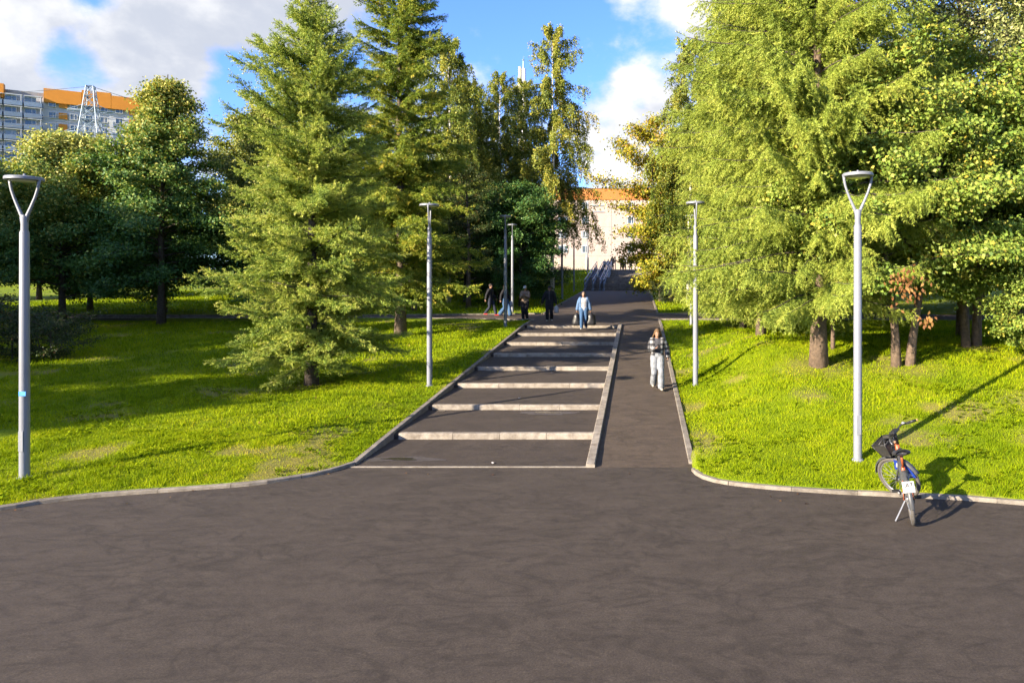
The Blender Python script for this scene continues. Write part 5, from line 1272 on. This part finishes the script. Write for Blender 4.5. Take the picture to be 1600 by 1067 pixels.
def person(label, loc, rotz, height, feet, hands, outfit, voxel=0.019, head=(0, 0), lean=0.0, hair=None, group=None, palms=None, curl=(0.6, 0.6), girth=1.0):
    """figure facing -Y; feet / hands: (left-of-picture, right-of-picture) targets; all sizes for 1.70 m, scaled to height"""
    root = empty('person', loc, rotz); root.scale = (height / 1.70,) * 3; tag(root, label, 'person', group)
    hipz = 0.90 - 0.02 * abs(feet[0][1] - feet[1][1]); L = lambda z: Vector((0, -lean * (z - hipz), z))
    pel = L(hipz); chest = L(1.22); neck = L(1.42); hd = L(1.565) + Vector((0, -0.015, 0))
    hips = [pel + Vector((s * 0.088, 0, -0.02)) for s in (-1, 1)]; shs = [L(1.375) + Vector((s * 0.175, 0, 0)) for s in (-1, 1)]
    knees, ankles, elbows, wrists = [], [], [], []
    for i in (0, 1):
        k, a = ik(hips[i], Vector(feet[i]) + Vector((0, 0, 0.085)), 0.425, 0.41, (0.02 * (-1, 1)[i], -1, 0)); knees.append(k); ankles.append(a)
        e, w = ik(shs[i], hands[i], 0.275, 0.25, (0.55 * (-1, 1)[i], 0.75, -0.25)); elbows.append(e); wrists.append(w)
    g = girth
    def torso(mb, k=0.0, z0=0.86, z1=1.43):
        zs = [0.84, 0.92, 1.02, 1.14, 1.26, 1.36, 1.42]; rs = [0.150 * g, 0.160 * g, 0.142 * g, 0.150 * g, 0.172 * g, 0.160, 0.075]
        P = [(L(z), r_ + k) for z, r_ in zip(zs, rs) if z0 <= z <= z1]
        chain(mb, [p for p, _ in P], [r_ for _, r_ in P], 0.62 + 0.1 * (g - 1), (1, 0, 0), 16)
    def arm(mb, i, k=0.0, end=1.0):
        w = elbows[i].lerp(wrists[i], end); chain(mb, [shs[i] + Vector((-0.03 * (-1, 1)[i], 0, 0)), shs[i].lerp(elbows[i], 0.5), elbows[i], w], [0.060 + k, 0.050 + k, 0.042 + k, 0.033 + k * 1.1 + 0.01 * (1 - end)])
    def leg(mb, i, k=0.0, end=1.0, flare=0.0):
        w = knees[i].lerp(ankles[i], end); chain(mb, [hips[i] + Vector((0, 0, 0.03)), hips[i].lerp(knees[i], 0.5), knees[i], knees[i].lerp(w, 0.4), w], [0.092 * g + k, 0.080 + k, 0.058 + k, 0.056 + k + flare * 0.5, 0.040 + k + flare])
    yaw, pitch = head; Rh = Matrix.Rotation(yaw, 3, 'Z') @ Matrix.Rotation(pitch, 3, 'X')
    H = lambda p: hd + Rh @ Vector(p)
    # body
    mb = MB(); torso(mb, -0.012)
    for i in (0, 1): arm(mb, i, -0.006); leg(mb, i, -0.012)
    chain(mb, [neck - Vector((0, 0, 0.06)), neck, hd], [0.065, 0.054, 0.055])
    b = MB(); ball(b, (0, 0, 0.015), (0.076, 0.096, 0.112)); ball(b, (0, -0.028, -0.055), (0.056, 0.062, 0.062)); ball(b, (0, -0.098, -0.018), (0.014, 0.020, 0.026))
    for s in (-1, 1): ball(b, (s * 0.078, 0.005, 0.0), (0.012, 0.022, 0.032), 8)
    ball(b, (0, -0.088, -0.058), (0.024, 0.010, 0.008), 8)
    mb.add([H(v) for v in b.v], b.f)
    ex = MB()
    for i in (0, 1):
        dv = (wrists[i] - elbows[i]).normalized(); pn = Vector((palms[i] if palms else (-(-1, 1)[i], 0, 0)))
        if i == 1: ex_s = 1
        hand_mesh(ex, wrists[i], dv, pn, curl[i])
    body = remeshed('body', mb, M_SKIN, root, voxel, 2, extra=ex)
    for s in (-1, 1):
        e = MB(); ball(e, H((s * 0.030, -0.084, 0.018)), (0.011, 0.007, 0.007), 8); e.build('eye', M_BLACK, body, True)
    # clothes
    o = outfit
    if 'trousers' in o:
        mb = MB(); k = o.get('tk', 0.014); torso(mb, k * 0.5, 0.83, 1.03)
        for i in (0, 1): leg(mb, i, k, 0.97, o.get('flare', 0.012))
        remeshed('trousers', mb, o['trousers'], root, voxel, 2)
    if 'top' in o:
        mb = MB(); torso(mb, 0.010, o.get('top_hem', 0.90), 1.43); 
        if not o.get('vest'):
            for i in (0, 1): arm(mb, i, 0.012, o.get('sleeve', 0.97))
        remeshed('shirt', mb, o['top'], root, voxel, 2, cut=lambda c: c.z > 1.435)
    if 'jacket' in o:
        mb = MB(); k = o.get('jk', 0.028); torso(mb, k, o.get('hem', 0.83), 1.43)
        for i in (0, 1): arm(mb, i, k * 0.85, o.get('jsleeve', 0.98))
        op = o.get('open', 0.0)
        remeshed('jacket', mb, o['jacket'], root, voxel, 2, cut=lambda c: c.z > 1.452 or (op and c.y < -0.03 - lean * (c.z - hipz) and abs(c.x) < op and c.z < 1.46))
    if 'hood' in o:
        mb = MB(); b = MB(); ball(b, (0, 0.03, 0.015), (0.108, 0.115, 0.140)); mb.add([H(v) for v in b.v], b.f); chain(mb, [neck + Vector((0, 0.04, -0.05)), hd + Vector((0, 0.05, -0.04))], [0.10, 0.09])
        remeshed('hood', mb, o['hood'], root, voxel, 2, cut=lambda c: (Rh.inverted() @ (c - hd)).y < -0.055 and abs((Rh.inverted() @ (c - hd)).x) < 0.085 and c.z > hd.z - 0.12)
    if 'cap' in o:
        mb = MB(); b = MB(); ball(b, (0, 0.005, 0.055), (0.088, 0.106, 0.085)); 
        b.tube([(0, -0.07, 0.055), (0, -0.13, 0.05), (0, -0.165, 0.043)], [0.075, 0.068, 0.04], 10, flat=0.14, up=(1, 0, 0)); mb.add([H(v) for v in b.v], b.f)
        remeshed('cap', mb, o['cap'], root, voxel * 0.7, 1, cut=lambda c: (Rh.inverted() @ (c - hd)).z < 0.03)
    if hair:
        mb = MB(); b = MB(); ball(b, (0, 0.014, 0.032), (0.088, 0.104, 0.108))
        rr = random.Random(3)
        for (p0, p1, p2, r_) in hair.get('locks', []): b.tube([p0, p1, p2], [r_ * 1.1, r_, r_ * 0.45], 7)
        mb.add([H(v) for v in b.v], b.f); low_ = hair.get('low', -0.02)
        remeshed('hair', mb, hair['mat'], root, voxel * 0.75, 1, cut=lambda c: (lambda q: q.y < -0.052 and q.z < hair.get('fringe', 0.062) and abs(q.x) < 0.07)(Rh.inverted() @ (c - hd)) or ((lambda q: q.z < low_ and not hair.get('locks'))(Rh.inverted() @ (c - hd))))
    for i in (0, 1):
        f = Vector(feet[i]); tw = (-0.12, 0.12)[i]; mb = MB(); fw = Vector((math.sin(tw), -math.cos(tw), 0))
        chain(mb, [ankles[i] + Vector((0, 0.01, -0.015)), f + Vector((0, 0.02, 0.05))], [0.046, 0.046]); chain(mb, [f + Vector((0, 0.045, 0.042)), f + fw * 0.06 + Vector((0, 0, 0.042)), f + fw * 0.15 + Vector((0, 0, 0.034))], [0.040, 0.044, 0.036], 0.85, (1, 0, 0))
        remeshed('shoe', mb, o['shoes'], root, voxel * 0.7, 1, cut=lambda c: c.z < f.z + 0.004)
    root['_wrists'] = [list(w) for w in wrists]
    return root, [Vector(w) for w in wrists], [(wrists[i] - elbows[i]).normalized() for i in (0, 1)]
def world_of(root, p):
    return Matrix.Translation(root.location) @ Matrix.Rotation(root.rotation_euler.z, 4, 'Z') @ Vector([c * root.scale[0] for c in p])
def carrier_bag(label, top, w, h, d, mat, seed):
    """slack bag hanging from a fist at TOP (world)"""
    rr = random.Random(seed); mb = MB(); prof = [(0.03, 0.0), (0.07, -0.05), (0.20, -0.14), (0.36, -0.26), (0.40, -0.42), (0.44, -0.62), (0.48, -0.80), (0.44, -0.94), (0.34, -1.0)]
    n = 18; vs = []; fs = []; ph = rr.uniform(0, 6)
    for (r_, z) in prof:
        for k in range(n):
            a = 2 * math.pi * k / n; q = 1 + 0.13 * math.cos(2 * a) + 0.10 * math.sin(3 * a + ph + z * 4) + 0.09 * math.sin(5 * a - z * 7) + 0.05 * math.sin(9 * a + z * 5)
            vs.append((math.cos(a) * r_ * w * q, math.sin(a) * r_ * d * q, z * h))
    for i in range(len(prof) - 1):
        for k in range(n): fs.append((i * n + k, (i + 1) * n + k, (i + 1) * n + (k + 1) % n, i * n + (k + 1) % n))
    fs.append(tuple(range(n))); fs.append(tuple((len(prof) - 1) * n + k for k in range(n - 1, -1, -1))); mb.add(vs, fs)
    root = empty('carrier_bag', top); tag(root, label, 'bag'); mb.build('bag_body', mat, root, True)
    for s in (-1, 1):
        mb = MB(); mb.tube([(s * 0.10 * w, 0, -0.12 * h), (s * 0.05 * w, 0.0, 0.0), (0, 0, 0.02)], 0.008, 6); mb.build('handle', mat, root, True)
    return root

J_JEANS = cloth('denim_blue', (0.04, 0.085, 0.17)); J_LIGHT = cloth('pale_grey_jeans', (0.17, 0.18, 0.195), 0.85, 0.45, 11); J_BLACK = cloth('black_cloth', (0.016, 0.016, 0.019)); J_NAVY = cloth('navy_cloth', (0.02, 0.024, 0.04))
J_TEE = cloth('charcoal_tee', (0.055, 0.055, 0.062)); J_SHIRT = cloth('pale_shirt', (0.30, 0.30, 0.33)); J_DENIMJ = cloth('denim_jacket_blue', (0.075, 0.13, 0.235), 0.85, 0.3, 12); J_BEIGE = cloth('beige_jacket', (0.25, 0.18, 0.13)); J_WHITE = cloth('white_cloth', (0.36, 0.36, 0.35))
J_CREAM = cloth('cream_shoe', (0.33, 0.30, 0.24)); J_RED = cloth('red_shoe', (0.35, 0.03, 0.03)); J_HAIRB = cloth('hair_blond_brown', (0.105, 0.062, 0.030), 0.6, 0.45, 24); J_HAIRD = cloth('hair_dark', (0.03, 0.022, 0.018), 0.6); J_HAIRG = cloth('hair_grey_brown', (0.12, 0.09, 0.07), 0.6)
M_BAGB = plain('black_bag_film', (0.012, 0.012, 0.014), 0.42, 0, 0.2, 8, 0.4); M_BAGW = plain('white_bag_film', (0.36, 0.36, 0.37), 0.4, 0, 0.05)
def gz(x, y): return float(path_z(y))

# girl on the ramp
gx_, gy_ = unproj(1027, 605, 0.52)
locks = []
rr = random.Random(5)
for k in range(22):
    a = rr.uniform(0.05, math.pi - 0.05); p0 = (math.cos(a) * 0.075, math.sin(a) * 0.08, 0.05); s = 1 if math.cos(a) > 0 else -1
    p1 = (math.cos(a) * 0.105, math.sin(a) * 0.09 - 0.01, -0.05); p2 = (math.cos(a) * (0.12 + rr.uniform(0, 0.05)) , math.sin(a) * 0.10 - 0.02, -0.15 - rr.uniform(0, 0.06)); locks.append((p0, p1, p2, rr.uniform(0.018, 0.028)))
girl, w, d = person('girl in black and white plaid shirt and pale jeans walking with a phone', (gx_, gy_ - 0.05, gz(gx_, gy_)), 0.06, 1.60,
    ((-0.10, 0.16, 0.055), (0.09, -0.20, 0.0)), ((-0.07, -0.27, 1.17), (0.30, 0.06, 0.90)), dict(trousers=J_LIGHT, tk=0.026, flare=0.03, top=J_TEE, sleeve=0.3, top_hem=0.90, jacket=plaid(), open=0.085, hem=0.83, jk=0.036, shoes=J_CREAM),
    voxel=0.014, head=(0.0, 0.35), hair=dict(mat=J_HAIRB, locks=locks, fringe=0.07), palms=((0, 0.3, 1), (-1, 0, 0)), curl=(0.9, 0.5))
mb = MB(); mb.box((0, 0, 0), (0.072, 0.010, 0.15), bevel=0.004); ph = mb.build('mobile_phone', M_BLACK); tag(ph, 'black phone held up by the girl in plaid', 'phone')
ph.location = world_of(girl, w[0] + d[0] * 0.10 + Vector((0.02, -0.01, 0.035))); ph.rotation_euler = (math.radians(-40), 0.1, 0.2)
# man with two black bags
mx, my = unproj(912, 514, 1.36)
bagman, w, d = person('man in open blue jacket and jeans carrying two black bags', (mx, my, gz(mx, my) + 0.0), 0.03, 1.60,
    ((-0.09, -0.16, 0.0), (0.10, 0.15, 0.03)), ((-0.31, -0.02, 0.82), (0.31, 0.02, 0.84)), dict(trousers=J_JEANS, tk=0.018, flare=0.015, top=J_SHIRT, sleeve=0.4, top_hem=0.84, jacket=J_DENIMJ, open=0.12, hem=0.83, jk=0.045, jsleeve=0.85, shoes=J_WHITE),
    voxel=0.019, hair=dict(mat=J_HAIRG, low=0.0), girth=1.15, curl=(1.1, 1.1))
for i, lab in ((0, 'black carrier bag in the jacket man\'s hand on picture left'), (1, 'fuller black carrier bag in the jacket man\'s hand on picture right')):
    carrier_bag(lab, world_of(bagman, w[i] + d[i] * 0.10), 0.34 if i == 0 else 0.44, 0.56, 0.28, M_BAGB, 3 + i)
# man in black with a white bag
blackman, w, d = person('man all in black with white sneakers holding a white bag', (-4.28, 32.3, gz(0, 32.3)), 0.05, 1.68,
    ((-0.10, -0.08, 0.0), (0.10, 0.10, 0.01)), ((-0.36, 0.0, 0.86), (0.32, -0.04, 0.82)), dict(trousers=J_BLACK, tk=0.024, top=J_TEE, jacket=J_BLACK, jk=0.04, hem=0.83, open=0.03, cap=J_BLACK, shoes=J_WHITE), voxel=0.019, hair=dict(mat=J_HAIRD, low=-0.03), curl=(0.7, 1.1))
carrier_bag('small white plastic bag held by the man in black', world_of(blackman, w[1] + d[1] * 0.10), 0.22, 0.38, 0.2, M_BAGW, 9)
# beige jacket, white cap, hands raised
beige, w, d = person('person in beige jacket and white cap, hands raised to the chest', (-5.5, 32.7, gz(0, 32.7)), -0.05, 1.66,
    ((-0.08, -0.06, 0.0), (0.08, 0.09, 0.01)), ((-0.04, -0.28, 1.24), (0.06, -0.27, 1.22)), dict(trousers=J_BLACK, tk=0.022, top=J_WHITE, top_hem=0.84, jacket=J_BEIGE, jk=0.035, hem=0.92, cap=J_WHITE, hood=None, shoes=J_WHITE) if False else dict(trousers=J_BLACK, tk=0.022, top=J_WHITE, top_hem=0.84, jacket=J_BEIGE, jk=0.035, hem=0.92, cap=J_WHITE, shoes=J_WHITE),
    voxel=0.019, head=(0, 0.3), hair=dict(mat=J_HAIRB, low=-0.03), palms=((0, 0, 1), (0, 0, 1)), curl=(0.9, 0.9))
# two walkers by the lamp pole
a1, w, d = person('dark-clad walker with red shoes striding beyond the lamp poles', (-7.75, 35.4, gz(0, 35.4)), math.radians(75), 1.66,
    ((-0.08, 0.28, 0.05), (0.08, -0.28, 0.0)), ((-0.26, 0.14, 0.88), (0.26, -0.16, 0.92)), dict(trousers=J_NAVY, tk=0.02, jacket=J_BLACK, jk=0.035, top=J_BLACK, shoes=J_RED), voxel=0.022, hair=dict(mat=J_HAIRD, low=-0.05))
a2, w, d = person('walker in dark top and blue jeans half hidden by lamp poles', (-6.95, 35.2, gz(0, 35.2)), math.radians(70), 1.62,
    ((-0.08, 0.26, 0.05), (0.08, -0.26, 0.0)), ((-0.26, 0.12, 0.88), (0.26, -0.14, 0.92)), dict(trousers=J_JEANS, tk=0.03, flare=0.05, jacket=J_BLACK, jk=0.035, top=J_BLACK, shoes=J_NAVY), voxel=0.022, hair=dict(mat=J_HAIRD, locks=locks[:12], fringe=0.05))
carrier_bag('small white bag carried by the jeans walker behind the lamp', world_of(a2, w[1] + d[1] * 0.10), 0.2, 0.34, 0.16, M_BAGW, 19)
# the far group at the top of the upper steps
far = [(-4.25, 82.6, 1.25, J_WHITE, J_TEE, 'small pale-clad child at the head of the far ramps'), (-3.85, 82.8, 1.3, J_SHIRT, J_LIGHT, 'child in pale clothes walking beside the beige woman at far steps'), (-3.35, 82.7, 1.66, J_BEIGE, J_TEE, 'woman in beige left of the group at the top of far steps'),
       (-2.25, 82.7, 1.70, J_BLACK, J_BLACK, 'dark figure at left of the trio at top of far steps'), (-1.85, 82.8, 1.80, J_SHIRT, J_NAVY, 'taller figure in pale shirt, middle of the trio at far steps'), (-1.15, 82.6, 1.72, J_BLACK, J_NAVY, 'dark figure at right of the trio at top of far steps')]
for k, (x, y, h, top, tr, lab) in enumerate(far):
    s = 1 if k % 2 else -1
    person(lab, (x, y, float(path_z(y)) + 0.02), 0.2 * s, h, ((-0.09, 0.12 * s, 0.0), (0.09, -0.12 * s, 0.0)), ((-0.27, 0.05, 0.86), (0.27, -0.05, 0.88)), dict(trousers=tr, tk=0.02, top=top, jacket=top, jk=0.03, shoes=J_BLACK), voxel=0.04, hair=dict(mat=J_HAIRD, low=-0.03), group='people at the top of the far steps')
bpy.data.scenes.remove(TMP_SCENE)
